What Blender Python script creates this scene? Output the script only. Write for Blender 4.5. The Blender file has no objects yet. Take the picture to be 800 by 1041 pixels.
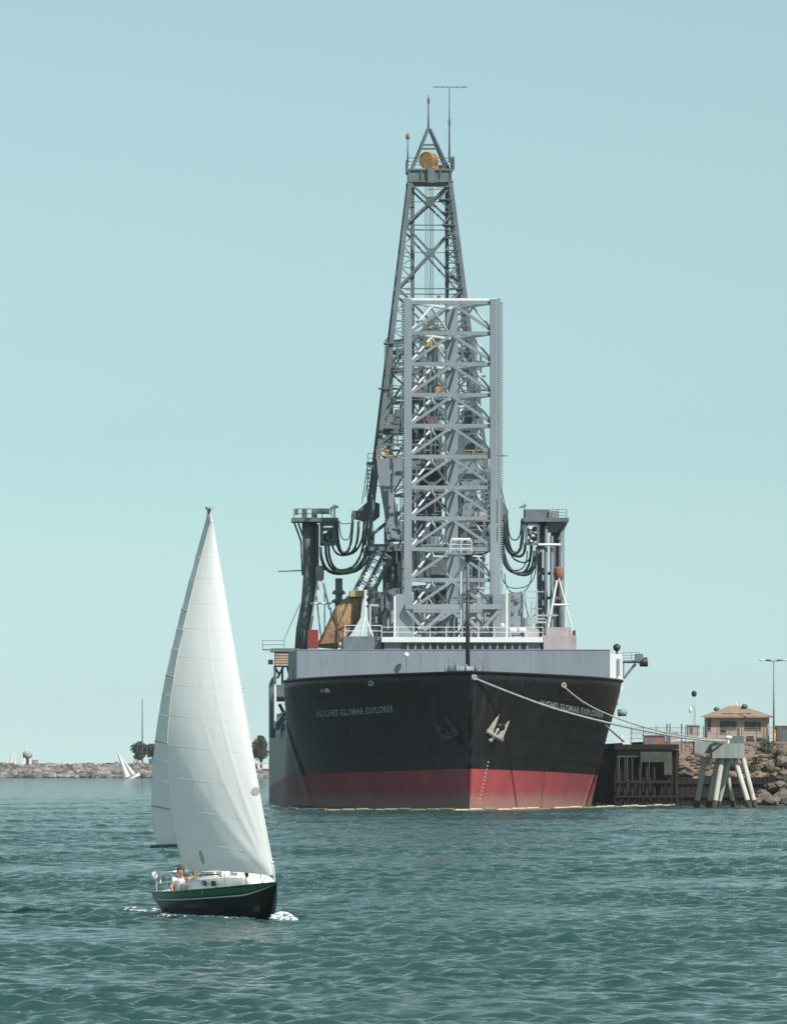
import bpy, math, random
import numpy as np
from mathutils import Vector, Matrix, noise

random.seed(7)
RNG = np.random.RandomState(11)
SC = bpy.context.scene
COL = SC.collection
R = math.radians

# ------------------------------------------------------------------ camera, sky, sun, exposure
F, H, PXC, YH = 5700.0, 4.4, 400.0, 779.0        # focal length in photo pixels, eye height, horizon row
cam = bpy.data.cameras.new('camera')
cam.sensor_fit = 'HORIZONTAL'
cam.sensor_width = 36.0
cam.lens = F / 800.0 * 36.0
cam.shift_y = (YH - 520.5) / 800.0
cam.clip_start = 1.0
cam.clip_end = 30000.0
camo = bpy.data.objects.new('camera', cam)
camo.location = (0, 0, H)
camo.rotation_euler = (R(90), 0, 0)
COL.objects.link(camo)
SC.camera = camo

SUN_AZ, SUN_EL = R(44), R(46)                     # azimuth from the viewer's side towards the right
sunv = Vector((math.sin(SUN_AZ) * math.cos(SUN_EL), -math.cos(SUN_AZ) * math.cos(SUN_EL), math.sin(SUN_EL)))
world = bpy.data.worlds.new('World')
SC.world = world
world.use_nodes = True
wn, wl = world.node_tree.nodes, world.node_tree.links
wn.clear()
sky = wn.new('ShaderNodeTexSky')
sky.sky_type = 'NISHITA'
sky.sun_disc = False
sky.sun_elevation = SUN_EL
sky.sun_rotation = math.pi - SUN_AZ
sky.air_density = 1.0
sky.dust_density = 0.0
sky.ozone_density = 3.0
tint = wn.new('ShaderNodeMix'); tint.data_type = 'RGBA'; tint.blend_type = 'MULTIPLY'
tint.inputs[0].default_value = 1.0
tint.inputs[7].default_value = (0.645, 0.93, 0.955, 1)
bg = wn.new('ShaderNodeBackground'); bg.inputs[1].default_value = 0.088
wo = wn.new('ShaderNodeOutputWorld')
hsv = wn.new('ShaderNodeHueSaturation'); hsv.inputs['Saturation'].default_value = 0.22
wl.new(sky.outputs[0], hsv.inputs['Color']); wl.new(hsv.outputs[0], tint.inputs[6]); wl.new(tint.outputs[2], bg.inputs[0]); wl.new(bg.outputs[0], wo.inputs[0])

sl = bpy.data.lights.new('sun', 'SUN')
sl.energy = 5.0
sl.angle = R(0.5)
sl.color = (1.0, 0.95, 0.88)
slo = bpy.data.objects.new('sun', sl)
slo.rotation_euler = sunv.to_track_quat('Z', 'Y').to_euler()
slo.location = (200, -100, 300)
COL.objects.link(slo)
vs = SC.view_settings
vs.view_transform = 'Standard'
vs.look = 'None'
vs.exposure = 0.22
vs.gamma = 1.0
vs.use_curve_mapping = False

# ------------------------------------------------------------------ placing things
def W(px, py, d):
    """photo pixel seen at distance d -> world point"""
    return Vector(((px - PXC) * d / F, d, H + (YH - py) * d / F))

TH = R(2.3); CT, ST = math.cos(TH), math.sin(TH)
BX, BY = 7.9, 568.0                               # bow of the ship on the water

def L(px, py, s):
    """photo pixel in the ship's cross plane s metres aft of the bow -> ship coordinates"""
    d = BY + s
    for _ in range(4):
        wx = (px - PXC) * d / F
        X = (wx - BX + s * ST) / CT
        d = BY + X * ST + s * CT
    return Vector((X, s, H + (YH - py) * d / F))

# ------------------------------------------------------------------ materials
MATS = {}
def mat(name, col, rough=0.6, var=0.18, scale=0.6, metal=0.0, bump=0.0, bscale=4.0, stain=None, stain_amt=0.0, streak=False, sheen=0.5):
    if name in MATS:
        return MATS[name]
    m = bpy.data.materials.new(name)
    m.use_nodes = True
    n, l = m.node_tree.nodes, m.node_tree.links
    b = n['Principled BSDF']
    b.inputs['Roughness'].default_value = rough
    b.inputs['Metallic'].default_value = metal
    b.inputs['Specular IOR Level'].default_value = sheen
    geo = n.new('ShaderNodeNewGeometry')
    mp = n.new('ShaderNodeMapping'); mp.inputs['Scale'].default_value = (scale, scale, scale * (0.12 if streak else 1))
    l.new(geo.outputs['Position'], mp.inputs[0])
    nz = n.new('ShaderNodeTexNoise'); nz.inputs['Scale'].default_value = 1.0; nz.inputs['Detail'].default_value = 6.0; nz.inputs['Roughness'].default_value = 0.62
    l.new(mp.outputs[0], nz.inputs[0])
    r = n.new('ShaderNodeValToRGB')
    lo = [max(0, c * (1 - var)) for c in col]; hi = [min(1, c * (1 + var)) for c in col]
    r.color_ramp.elements[0].position = 0.3; r.color_ramp.elements[0].color = (*lo, 1)
    r.color_ramp.elements[1].position = 0.7; r.color_ramp.elements[1].color = (*hi, 1)
    l.new(nz.outputs[0], r.inputs[0])
    out = r.outputs[0]
    if stain:
        mp2 = n.new('ShaderNodeMapping'); mp2.inputs['Scale'].default_value = (0.9, 0.9, 0.13 if streak else 0.7)
        l.new(geo.outputs['Position'], mp2.inputs[0])
        n2 = n.new('ShaderNodeTexNoise'); n2.inputs['Scale'].default_value = 1.3; n2.inputs['Detail'].default_value = 8.0; n2.inputs['Roughness'].default_value = 0.7
        l.new(mp2.outputs[0], n2.inputs[0])
        r2 = n.new('ShaderNodeValToRGB')
        r2.color_ramp.elements[0].position = 0.52; r2.color_ramp.elements[0].color = (0, 0, 0, 1)
        r2.color_ramp.elements[1].position = 0.72; r2.color_ramp.elements[1].color = (stain_amt,) * 3 + (1,)
        l.new(n2.outputs[0], r2.inputs[0])
        mx = n.new('ShaderNodeMix'); mx.data_type = 'RGBA'
        l.new(r2.outputs[0], mx.inputs[0]); l.new(out, mx.inputs[6]); mx.inputs[7].default_value = (*stain, 1)
        out = mx.outputs[2]
    l.new(out, b.inputs['Base Color'])
    if bump:
        n3 = n.new('ShaderNodeTexNoise'); n3.inputs['Scale'].default_value = bscale; n3.inputs['Detail'].default_value = 5
        l.new(geo.outputs['Position'], n3.inputs[0])
        bp = n.new('ShaderNodeBump'); bp.inputs['Strength'].default_value = bump; bp.inputs['Distance'].default_value = 0.1
        l.new(n3.outputs[0], bp.inputs['Height']); l.new(bp.outputs[0], b.inputs['Normal'])
    MATS[name] = m
    return m

RUST = (0.16, 0.075, 0.04)
GREY = mat('ship_grey_paint', (0.20, 0.24, 0.27), 0.5, 0.14, 0.5, stain=RUST, stain_amt=0.3, streak=True)
GREY2 = mat('machinery_grey_paint', (0.135, 0.165, 0.185), 0.55, 0.3, 0.35, stain=(0.05, 0.06, 0.06), stain_amt=0.6)
WALLG = mat('breakwater_grey_paint', (0.195, 0.225, 0.26), 0.55, 0.07, 0.35, stain=(0.12, 0.13, 0.135), stain_amt=0.55, streak=True)
DARKST = mat('derrick_dark_steel', (0.095, 0.125, 0.135), 0.55, 0.3, 0.5)
DKGREEN = mat('dark_green_steel', (0.105, 0.145, 0.14), 0.55, 0.3, 0.6)
BLACKP = mat('black_steel', (0.014, 0.017, 0.017), 0.5, 0.2, 0.8)
WHITE = mat('white_paint', (0.72, 0.74, 0.74), 0.5, 0.06, 0.8, stain=(0.45, 0.42, 0.36), stain_amt=0.3)
HULLB = mat('hull_black_paint', (0.007, 0.0072, 0.0085), 0.45, 0.35, 0.35, stain=(0.05, 0.05, 0.044), stain_amt=0.7, streak=True, sheen=0.22)
HULLR = None
TAN = mat('tan_tarpaulin', (0.36, 0.225, 0.125), 0.8, 0.3, 1.6, bump=0.8, bscale=2.0, stain=(0.12, 0.075, 0.045), stain_amt=0.7)
REDBOX = mat('red_oxide_paint', (0.23, 0.035, 0.03), 0.6, 0.25, 1.0)
ORANGE = mat('orange_yellow_paint', (0.50, 0.24, 0.05), 0.5, 0.2, 1.2)
YELLOW = mat('ochre_rail_paint', (0.42, 0.27, 0.09), 0.5, 0.2, 1.2)
PINKG = mat('pinkish_grey_paint', (0.38, 0.335, 0.35), 0.6, 0.15, 0.7, stain=RUST, stain_amt=0.4)
HOSE = mat('dark_green_rubber_hose', (0.013, 0.032, 0.027), 0.5, 0.3, 1.0)
GLASS = mat('dark_window_glass', (0.012, 0.022, 0.02), 0.12, 0.2, 0.6)
RUSTM = mat('rusty_steel', (0.22, 0.10, 0.065), 0.75, 0.4, 1.0)
ROPE = mat('mooring_rope', (0.30, 0.29, 0.25), 0.85, 0.25, 2.0)
ANCH = mat('anchor_buff_paint', (0.28, 0.265, 0.215), 0.65, 0.25, 2.0, stain=RUST, stain_amt=0.6)
LETTER = mat('faded_white_lettering', (0.36, 0.40, 0.39), 0.7, 0.4, 1.2)

def make_red():
    """antifouling red: paler, scrubbed and weedy low down, where water has stood against it"""
    m = mat('hull_red_paint', (0.36, 0.058, 0.066), 0.62, 0.2, 0.35, stain=(0.25, 0.05, 0.05), stain_amt=0.8, streak=True)
    n, l = m.node_tree.nodes, m.node_tree.links
    b = n['Principled BSDF']
    src = b.inputs['Base Color'].links[0].from_socket
    geo = n.new('ShaderNodeNewGeometry'); sp = n.new('ShaderNodeSeparateXYZ'); l.new(geo.outputs['Position'], sp.inputs[0])
    nz = n.new('ShaderNodeTexNoise'); nz.inputs['Scale'].default_value = 0.5; nz.inputs['Detail'].default_value = 6
    l.new(geo.outputs['Position'], nz.inputs[0])
    ad = n.new('ShaderNodeMath'); ad.operation = 'MULTIPLY_ADD'; ad.inputs[1].default_value = 1.1
    l.new(nz.outputs[0], ad.inputs[0]); l.new(sp.outputs[2], ad.inputs[2])
    rp = n.new('ShaderNodeValToRGB')
    rp.color_ramp.elements[0].position = 0.28; rp.color_ramp.elements[0].color = (1, 1, 1, 1)
    rp.color_ramp.elements[1].position = 0.46; rp.color_ramp.elements[1].color = (0, 0, 0, 1)
    dv = n.new('ShaderNodeMath'); dv.operation = 'DIVIDE'; dv.inputs[1].default_value = 5.0
    l.new(ad.outputs[0], dv.inputs[0]); l.new(dv.outputs[0], rp.inputs[0])
    mx = n.new('ShaderNodeMix'); mx.data_type = 'RGBA'
    l.new(rp.outputs[0], mx.inputs[0]); l.new(src, mx.inputs[6]); mx.inputs[7].default_value = (0.33, 0.155, 0.135, 1)
    l.new(mx.outputs[2], b.inputs['Base Color'])
    return m
HULLR = make_red()
def blend_aft(m, col):  # mixes the base colour towards col with distance aft, broken up by noise
    n, l = m.node_tree.nodes, m.node_tree.links
    b = n['Principled BSDF']; src = b.inputs['Base Color'].links[0].from_socket
    tc = n.new('ShaderNodeTexCoord'); sp = n.new('ShaderNodeSeparateXYZ'); l.new(tc.outputs['Object'], sp.inputs[0])
    nz = n.new('ShaderNodeTexNoise'); nz.inputs['Scale'].default_value = 0.12; nz.inputs['Detail'].default_value = 5; l.new(tc.outputs['Object'], nz.inputs[0])
    ad = n.new('ShaderNodeMath'); ad.operation = 'MULTIPLY_ADD'; ad.inputs[1].default_value = 26; l.new(nz.outputs[0], ad.inputs[0]); l.new(sp.outputs[1], ad.inputs[2])
    mr = n.new('ShaderNodeMapRange'); mr.inputs[1].default_value = 42; mr.inputs[2].default_value = 85; mr.inputs[4].default_value = .85; l.new(ad.outputs[0], mr.inputs[0])
    mx = n.new('ShaderNodeMix'); mx.data_type = 'RGBA'; l.new(mr.outputs[0], mx.inputs[0]); l.new(src, mx.inputs[6]); mx.inputs[7].default_value = (*col, 1)
    l.new(mx.outputs[2], b.inputs['Base Color'])
blend_aft(HULLB, (0.032, 0.042, 0.042))
blend_aft(HULLR, (0.11, 0.06, 0.05))

# ------------------------------------------------------------------ mesh helpers
UNITS = {}
def unit(shape, m):
    k = (shape, m.name)
    if k in UNITS:
        return UNITS[k]
    me = bpy.data.meshes.new(shape + '_' + m.name)
    if shape == 'box':
        v = [(x, y, z) for z in (-.5, .5) for y in (-.5, .5) for x in (-.5, .5)]
        f = [(0, 2, 3, 1), (4, 5, 7, 6), (0, 1, 5, 4), (2, 6, 7, 3), (0, 4, 6, 2), (1, 3, 7, 5)]
    else:
        n = 12
        v = [(.5 * math.cos(2 * math.pi * i / n), .5 * math.sin(2 * math.pi * i / n), z) for z in (-.5, .5) for i in range(n)]
        f = [(i, (i + 1) % n, n + (i + 1) % n, n + i) for i in range(n)] + [tuple(range(n - 1, -1, -1)), tuple(range(n, 2 * n))]
    me.from_pydata(v, [], f)
    if shape != 'box':
        for p in me.polygons[:12]:
            p.use_smooth = True
    me.materials.append(m)
    UNITS[k] = me
    return me

def put(o, parent):
    COL.objects.link(o)
    if parent is not None:
        o.parent = parent
        if parent.parent is not None:              # parts of a part stay in the thing's own coordinates
            o.matrix_parent_inverse = parent.matrix_basis.inverted()
    return o

def frame(a, b):
    a, b = Vector(a), Vector(b)
    z = (b - a); ln = z.length; z = z / max(ln, 1e-6)
    up = Vector((0, 0, 1)) if abs(z.z) < 0.97 else Vector((0, 1, 0))
    x = up.cross(z).normalized()
    y = z.cross(x)
    return (a + b) / 2, x, y, z, ln

def beam(name, parent, a, b, w, m, h=None, shape='box'):
    c, x, y, z, ln = frame(a, b)
    h = w if h is None else h
    o = bpy.data.objects.new(name, unit(shape, m))
    M = Matrix(((x.x * w, y.x * h, z.x * ln, c.x), (x.y * w, y.y * h, z.y * ln, c.y), (x.z * w, y.z * h, z.z * ln, c.z), (0, 0, 0, 1)))
    o.matrix_basis = M
    return put(o, parent)

def tube1(name, parent, a, b, d, m):
    return beam(name, parent, a, b, d, m, shape='tube')

def box(name, parent, p0, p1, m):
    p0, p1 = Vector(p0), Vector(p1)
    o = bpy.data.objects.new(name, unit('box', m))
    o.location = (p0 + p1) / 2
    o.scale = [max(abs(p1[i] - p0[i]), 1e-3) for i in range(3)]
    return put(o, parent)

class MB:
    def __init__(self):
        self.v, self.f, self.mi, self.sm = [], [], [], []
    def face(self, idx, mi=0, sm=False):
        self.f.append(tuple(idx)); self.mi.append(mi); self.sm.append(sm)
    def bar(self, a, b, w, h=None, mi=0):
        c, x, y, z, ln = frame(a, b)
        h = w if h is None else h
        k = len(self.v)
        for t in (-.5, .5):
            for j in (-.5, .5):
                for i in (-.5, .5):
                    self.v.append(tuple(c + x * w * i + y * h * j + z * ln * t))
        for q in ((0, 2, 3, 1), (4, 5, 7, 6), (0, 1, 5, 4), (2, 6, 7, 3), (0, 4, 6, 2), (1, 3, 7, 5)):
            self.face([k + i for i in q], mi)
        return self
    def box(self, p0, p1, mi=0):
        x0, y0, z0 = p0; x1, y1, z1 = p1
        x0, x1 = min(x0, x1), max(x0, x1); y0, y1 = min(y0, y1), max(y0, y1); z0, z1 = min(z0, z1), max(z0, z1)
        k = len(self.v)
        self.v += [(x, y, z) for z in (z0, z1) for y in (y0, y1) for x in (x0, x1)]
        for q in ((0, 2, 3, 1), (4, 5, 7, 6), (0, 1, 5, 4), (2, 6, 7, 3), (0, 4, 6, 2), (1, 3, 7, 5)):
            self.face([k + i for i in q], mi)
        return self
    def tube(self, pts, r, n=8, mi=0):
        pts = [Vector(p) for p in pts]
        rs = r if isinstance(r, (list, tuple)) else [r] * len(pts)
        k = len(self.v)
        for i, p in enumerate(pts):
            t = (pts[min(i + 1, len(pts) - 1)] - pts[max(i - 1, 0)]).normalized()
            up = Vector((0, 0, 1)) if abs(t.z) < 0.95 else Vector((0, 1, 0))
            x = up.cross(t).normalized(); y = t.cross(x)
            for j in range(n):
                a = 2 * math.pi * j / n
                self.v.append(tuple(p + (x * math.cos(a) + y * math.sin(a)) * rs[i]))
        for i in range(len(pts) - 1):
            for j in range(n):
                self.face((k + i * n + j, k + i * n + (j + 1) % n, k + (i + 1) * n + (j + 1) % n, k + (i + 1) * n + j), mi, True)
        self.face([k + j for j in range(n - 1, -1, -1)], mi)
        e = k + (len(pts) - 1) * n
        self.face([e + j for j in range(n)], mi)
        return self
    def prism(self, poly, vec, mi=0):
        """polygon (list of points) swept along vec"""
        vec = Vector(vec); n = len(poly); k = len(self.v)
        self.v += [tuple(Vector(p)) for p in poly] + [tuple(Vector(p) + vec) for p in poly]
        self.face(range(n), mi); self.face([k + n + i for i in range(n - 1, -1, -1)], mi)
        self.f[-2] = tuple(k + i for i in range(n))
        for i in range(n):
            j = (i + 1) % n
            self.face((k + i, k + n + i, k + n + j, k + j), mi)
        return self
    def blob(self, c, r, seed=0, sub=1, amp=0.3, sq=(1, 1, 1), mi=0, smooth=False):
        V, Fc = ICO[sub]
        k = len(self.v)
        rr = random.Random(seed)
        off = Vector((rr.uniform(-50, 50), rr.uniform(-50, 50), rr.uniform(-50, 50)))
        for p in V:
            s = 1 + amp * 2 * noise.noise(p * 1.3 + off)
            self.v.append((c[0] + p.x * r * s * sq[0], c[1] + p.y * r * s * sq[1], c[2] + p.z * r * s * sq[2]))
        for t in Fc:
            self.face([k + i for i in t], mi, smooth)
        return self
    def lathe(self, c, prof, n=16, mi=0):
        k = len(self.v)
        for (r, z) in prof:
            for j in range(n):
                a = 2 * math.pi * j / n
                self.v.append((c[0] + r * math.cos(a), c[1] + r * math.sin(a), c[2] + z))
        for i in range(len(prof) - 1):
            for j in range(n):
                self.face((k + i * n + j, k + i * n + (j + 1) % n, k + (i + 1) * n + (j + 1) % n, k + (i + 1) * n + j), mi, True)
        self.face([k + j for j in range(n - 1, -1, -1)], mi)
        e = k + (len(prof) - 1) * n
        self.face([e + j for j in range(n)], mi)
        return self
    def build(self, name, mats, parent=None):
        me = bpy.data.meshes.new(name)
        me.from_pydata(self.v, [], self.f)
        for m in (mats if isinstance(mats, (list, tuple)) else [mats]):
            me.materials.append(m)
        me.polygons.foreach_set('material_index', self.mi)
        me.polygons.foreach_set('use_smooth', self.sm)
        me.update()
        return put(bpy.data.objects.new(name, me), parent)

def ico(sub):
    t = (1 + 5 ** .5) / 2
    V = [Vector(p).normalized() for p in [(-1, t, 0), (1, t, 0), (-1, -t, 0), (1, -t, 0), (0, -1, t), (0, 1, t), (0, -1, -t), (0, 1, -t), (t, 0, -1), (t, 0, 1), (-t, 0, -1), (-t, 0, 1)]]
    Fc = [(0, 11, 5), (0, 5, 1), (0, 1, 7), (0, 7, 10), (0, 10, 11), (1, 5, 9), (5, 11, 4), (11, 10, 2), (10, 7, 6), (7, 1, 8), (3, 9, 4), (3, 4, 2), (3, 2, 6), (3, 6, 8), (3, 8, 9), (4, 9, 5), (2, 4, 11), (6, 2, 10), (8, 6, 7), (9, 8, 1)]
    for _ in range(sub):
        mid = {}; F2 = []
        def g(a, b):
            key = (min(a, b), max(a, b))
            if key not in mid:
                V.append(((V[a] + V[b]) / 2).normalized()); mid[key] = len(V) - 1
            return mid[key]
        for a, b, c in Fc:
            x, y, z = g(a, b), g(b, c), g(c, a)
            F2 += [(a, x, z), (b, y, x), (c, z, y), (x, y, z)]
        Fc = F2
    return V, Fc
ICO = {0: ico(0), 1: ico(1), 2: ico(2)}

def empty(name, loc=(0, 0, 0), rot=(0, 0, 0)):
    o = bpy.data.objects.new(name, None)
    o.location = loc; o.rotation_euler = rot
    o.empty_display_size = 0.5
    return put(o, None)

def tag(o, label=None, cat=None, group=None, kind=None):
    if label: o['label'] = label
    if cat: o['category'] = cat
    if group: o['group'] = group
    if kind: o['kind'] = kind
    return o

def railing(name, parent, pts, h, m, rails=3, post=1.4, r=0.06):
    b = MB()
    pts = [Vector(p) for p in pts]
    for a, c in zip(pts, pts[1:]):
        n = max(1, int((c - a).length / post))
        for i in range(n + 1):
            p = a.lerp(c, i / n)
            b.bar(p, p + Vector((0, 0, h)), r)
        for k in range(1, rails + 1):
            q = Vector((0, 0, h * k / rails))
            b.bar(a + q, c + q, r)
    return b.build(name, m, parent)

# ------------------------------------------------------------------ water
def make_water():
    ys = [-400.0, -200, -100, -40, 0, 30, 50, 64]
    y = 70.0
    while y < 7000:
        ys.append(y)
        if y < 170: dy = 0.14
        elif y < 620: dy = 0.00092 * y
        else: dy = 0.6 * (y / 620) ** 2.4
        y += dy
    ys.append(7000.0)
    cs = list(np.arange(-0.088, 0.0881, 0.00058))       # columns spread with distance: finer waves near the shore we look from
    c, dc = 0.0890, 0.0009
    while c < 4.0:
        cs.append(c); cs.insert(0, -c); dc *= 1.14; c += dc
    cs, ys = np.array(sorted(cs)), np.array(ys)
    nx, ny = len(cs), len(ys)
    spread = np.maximum(ys, 70.0)
    spread = np.where(ys > 800, 800 + (ys - 800) * .6, spread)
    X = spread[:, None] * cs[None, :]
    Y = np.repeat(ys[:, None], nx, 1)
    dys = np.gradient(ys)[:, None]; dxs = np.gradient(X, axis=1)
    Z = np.zeros_like(X); lost = np.zeros_like(X); full = 0.0
    rng = np.random.RandomState(5)
    wind = R(252)                                  # the chop runs mostly across and towards the viewer
    for i in range(146):
        lam = 0.36 * (3.6 / 0.36) ** rng.rand() if i < 138 else rng.uniform(4, 9)
        th = wind + rng.normal(0, 0.58)
        k = 2 * math.pi / lam
        kx, ky = k * math.cos(th), k * math.sin(th)
        amp = 0.0058 * min(lam, 1.3) * (1.0 if lam < 1.3 else (1.3 / lam) ** 0.4)
        ph = rng.rand() * 6.283
        res = np.clip((lam / np.maximum(1e-6, np.abs(math.sin(th)) * dys + np.abs(math.cos(th)) * dxs) - 2.0) / 1.5, 0, 1)
        lost += (amp * k) ** 2 * (1 - res ** 2); full += (amp * k) ** 2
        s = np.sin(kx * X + ky * Y + ph)
        Z += amp * res * (s + 0.4 * (s * s - 0.5))
    # gusts: patches of rougher and smoother water
    g = np.zeros_like(X)
    for i in range(9):
        lx, ly = rng.uniform(14, 60), rng.uniform(22, 90)
        g += np.sin(X / lx * 6.283 + rng.rand() * 6.28 + 0.6 * np.sin(Y / 50 + i)) * np.sin(Y / ly * 6.283 + rng.rand() * 6.28)
    Z *= np.clip(1.0 + 0.24 * g, 0.4, 1.8)
    V = np.stack([X.ravel(), Y.ravel(), Z.ravel()], 1).astype(np.float32)
    idx = np.arange(nx * ny).reshape(ny, nx)
    Q = np.stack([idx[:-1, :-1].ravel(), idx[:-1, 1:].ravel(), idx[1:, 1:].ravel(), idx[1:, :-1].ravel()], 1).astype(np.int32)
    me = bpy.data.meshes.new('water')
    me.vertices.add(len(V)); me.vertices.foreach_set('co', V.ravel())
    me.loops.add(Q.size); me.loops.foreach_set('vertex_index', Q.ravel())
    me.polygons.add(len(Q))
    me.polygons.foreach_set('loop_start', np.arange(0, Q.size, 4, dtype=np.int32))
    me.polygons.foreach_set('use_smooth', np.ones(len(Q), bool))
    me.update(calc_edges=True)
    m = bpy.data.materials.new('sea_water'); m.use_nodes = True
    n, l = m.node_tree.nodes, m.node_tree.links
    b = n['Principled BSDF']
    b.inputs['Roughness'].default_value = 0.07
    b.inputs['IOR'].default_value = 1.333
    b.subsurface_method = 'BURLEY'
    b.inputs['Subsurface Weight'].default_value = 1.0; b.inputs['Subsurface Scale'].default_value = 2.5; b.inputs['Subsurface Radius'].default_value = (0.5, 1.0, 1.0)
    geo = n.new('ShaderNodeNewGeometry')
    nz = n.new('ShaderNodeTexNoise'); nz.inputs['Scale'].default_value = 0.05; nz.inputs['Detail'].default_value = 4
    l.new(geo.outputs['Position'], nz.inputs[0])
    cr = n.new('ShaderNodeValToRGB')
    cr.color_ramp.elements[0].position = 0.35; cr.color_ramp.elements[0].color = (0.018, 0.056, 0.052, 1)
    cr.color_ramp.elements[1].position = 0.65; cr.color_ramp.elements[1].color = (0.027, 0.074, 0.070, 1)
    l.new(nz.outputs[0], cr.inputs[0]); l.new(cr.outputs[0], b.inputs['Base Color'])
    n1 = n.new('ShaderNodeTexNoise'); n1.inputs['Scale'].default_value = 3.4; n1.inputs['Detail'].default_value = 5; n1.inputs['Roughness'].default_value = 0.62
    mp = n.new('ShaderNodeMapping'); mp.inputs['Scale'].default_value = (0.75, 1.2, 1); mp.inputs['Rotation'].default_value = (0, 0, R(18))
    l.new(geo.outputs['Position'], mp.inputs[0]); l.new(mp.outputs[0], n1.inputs[0])
    n4 = n.new('ShaderNodeTexNoise'); n4.inputs['Scale'].default_value = 0.45; n4.inputs['Detail'].default_value = 5; n4.inputs['Roughness'].default_value = 0.6
    l.new(mp.outputs[0], n4.inputs[0])
    bq = n.new('ShaderNodeBump'); bq.inputs['Strength'].default_value = 0.5; bq.inputs['Distance'].default_value = 1.1
    l.new(n4.outputs[0], bq.inputs['Height'])
    bp = n.new('ShaderNodeBump'); bp.inputs['Strength'].default_value = 0.6; bp.inputs['Distance'].default_value = 0.08
    l.new(bq.outputs[0], bp.inputs['Normal'])
    l.new(n1.outputs[0], bp.inputs['Height']); l.new(bp.outputs[0], b.inputs['Normal'])
    at = me.attributes.new('chop', 'FLOAT', 'POINT')   # share of the chop too fine for the mesh at that spot: drawn as relief
    at.data.foreach_set('value', np.sqrt(lost / full).astype(np.float32).ravel())
    an = n.new('ShaderNodeAttribute'); an.attribute_name = 'chop'
    l.new(an.outputs['Fac'], bq.inputs['Strength'])
    me.materials.append(m)
    o = put(bpy.data.objects.new('water', me), None)
    tag(o, 'choppy teal harbour water in front of the ship', 'water', kind='structure')
    return o
make_water()

# ------------------------------------------------------------------ drill ship
ship = empty('drill_ship', (BX, BY, 0), (0, 0, TH))
tag(ship, 'huge black and red hulled drill ship with grey lattice towers, moored bow on', 'ship')

def sm01(t):
    t = max(0.0, min(1.0, t)); return t * t * (3 - 2 * t)

def hull_w(s, z):
    """half breadth of the hull at station s and height z"""
    t = max(0.0, min(1.0, z / 13.8))
    s0 = 3.2 * (1 - t) ** 1.3
    Lb = 66 - 31 * t ** 1.15
    u = max(0.0, min(1.0, (s - s0) / Lb))
    ex = 1.75 - 0.1 * t
    wmax = 17.65 + 0.55 * sm01(z / 13.8) * (1 - sm01((s - 38) / 14))
    w = wmax * (1 - (1 - u) ** ex)
    if s > 160:
        w *= 1 - 0.25 * ((s - 160) / 28) ** 2
    return max(w, 0.0)

def zred(s): return 4.15 - 0.016 * s
S_STEP = 47.0
def ztop(s):
    return 13.9 - 0.012 * s if s <= S_STEP else 9.4 - 0.0125 * (s - S_STEP)

def hull_part(name, s_list, z_of, mats, parent):
    """z_of(s) -> list of (z, material index of the strip above it)"""
    b = MB()
    rows = [z_of(s) for s in s_list]
    nz = len(rows[0]); ns = len(s_list)
    for side in (1, -1):
        k = len(b.v)
        for i, s in enumerate(s_list):
            for (z, _) in rows[i]:
                t = max(0.0, min(1.0, z / 13.8))
                ss = max(s, 3.2 * (1 - t) ** 1.3)
                b.v.append((side * max(hull_w(ss, z), 0.02), ss, z))
        for i in range(ns - 1):
            for j in range(nz - 1):
                q = (k + i * nz + j, k + (i + 1) * nz + j, k + (i + 1) * nz + j + 1, k + i * nz + j + 1)
                b.face(q if side > 0 else q[::-1], rows[i][j][1], True)
    k2 = nz * ns
    for i in range(ns - 1):                       # deck
        a = i * nz + nz - 1; c = (i + 1) * nz + nz - 1
        b.face((a, c, k2 + c, k2 + a), 2)
    for i in (0, ns - 1):                         # stem strip and aft bulkhead
        for j in range(nz - 1):
            a = i * nz + j
            q = (a, a + 1, k2 + a + 1, k2 + a)
            b.face(q if i else q[::-1], rows[i][j][1], False)
    return b.build(name, mats, parent)

def zrows(s, top):
    zr = zred(s)
    zs = [(-1.6 + (zr + 1.6) * j / 6, 0) for j in range(6)]
    n = 12
    zs += [(zr + (top - zr) * j / n, 1) for j in range(n + 1)]
    return zs
s_f = [0.0, .4, .8, 1.4, 2, 3, 4, 5, 6.5, 8, 10, 12, 14, 16, 18, 20, 22, 24, 26, 28, 30, 32, 34, 36, 38, 40, 42, 44, S_STEP]
hull = hull_part('hull', s_f, lambda s: zrows(s, ztop(s)), [HULLR, HULLB, GREY2], ship)
tag(hull, 'black flared bow with a faded red band above the waterline')
s_a = [S_STEP + 0.01, 50, 54, 58, 62, 66, 72, 80, 90, 105, 120, 135, 150, 160, 168, 176, 182, 188]
hull_part('hull_side', s_a, lambda s: zrows(s, ztop(S_STEP + 0.02) - 0.0125 * (s - S_STEP)), [HULLR, HULLB, GREY2], ship)
# bulwark rail cap round the forecastle edge
for side in (1, -1):
    b = MB()
    b.tube([(side * (hull_w(s, ztop(s)) + 0.03), s, ztop(s) + 0.05) for s in s_f], 0.13, 6)
    b.build('gunwale', HULLB, hull)

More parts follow.
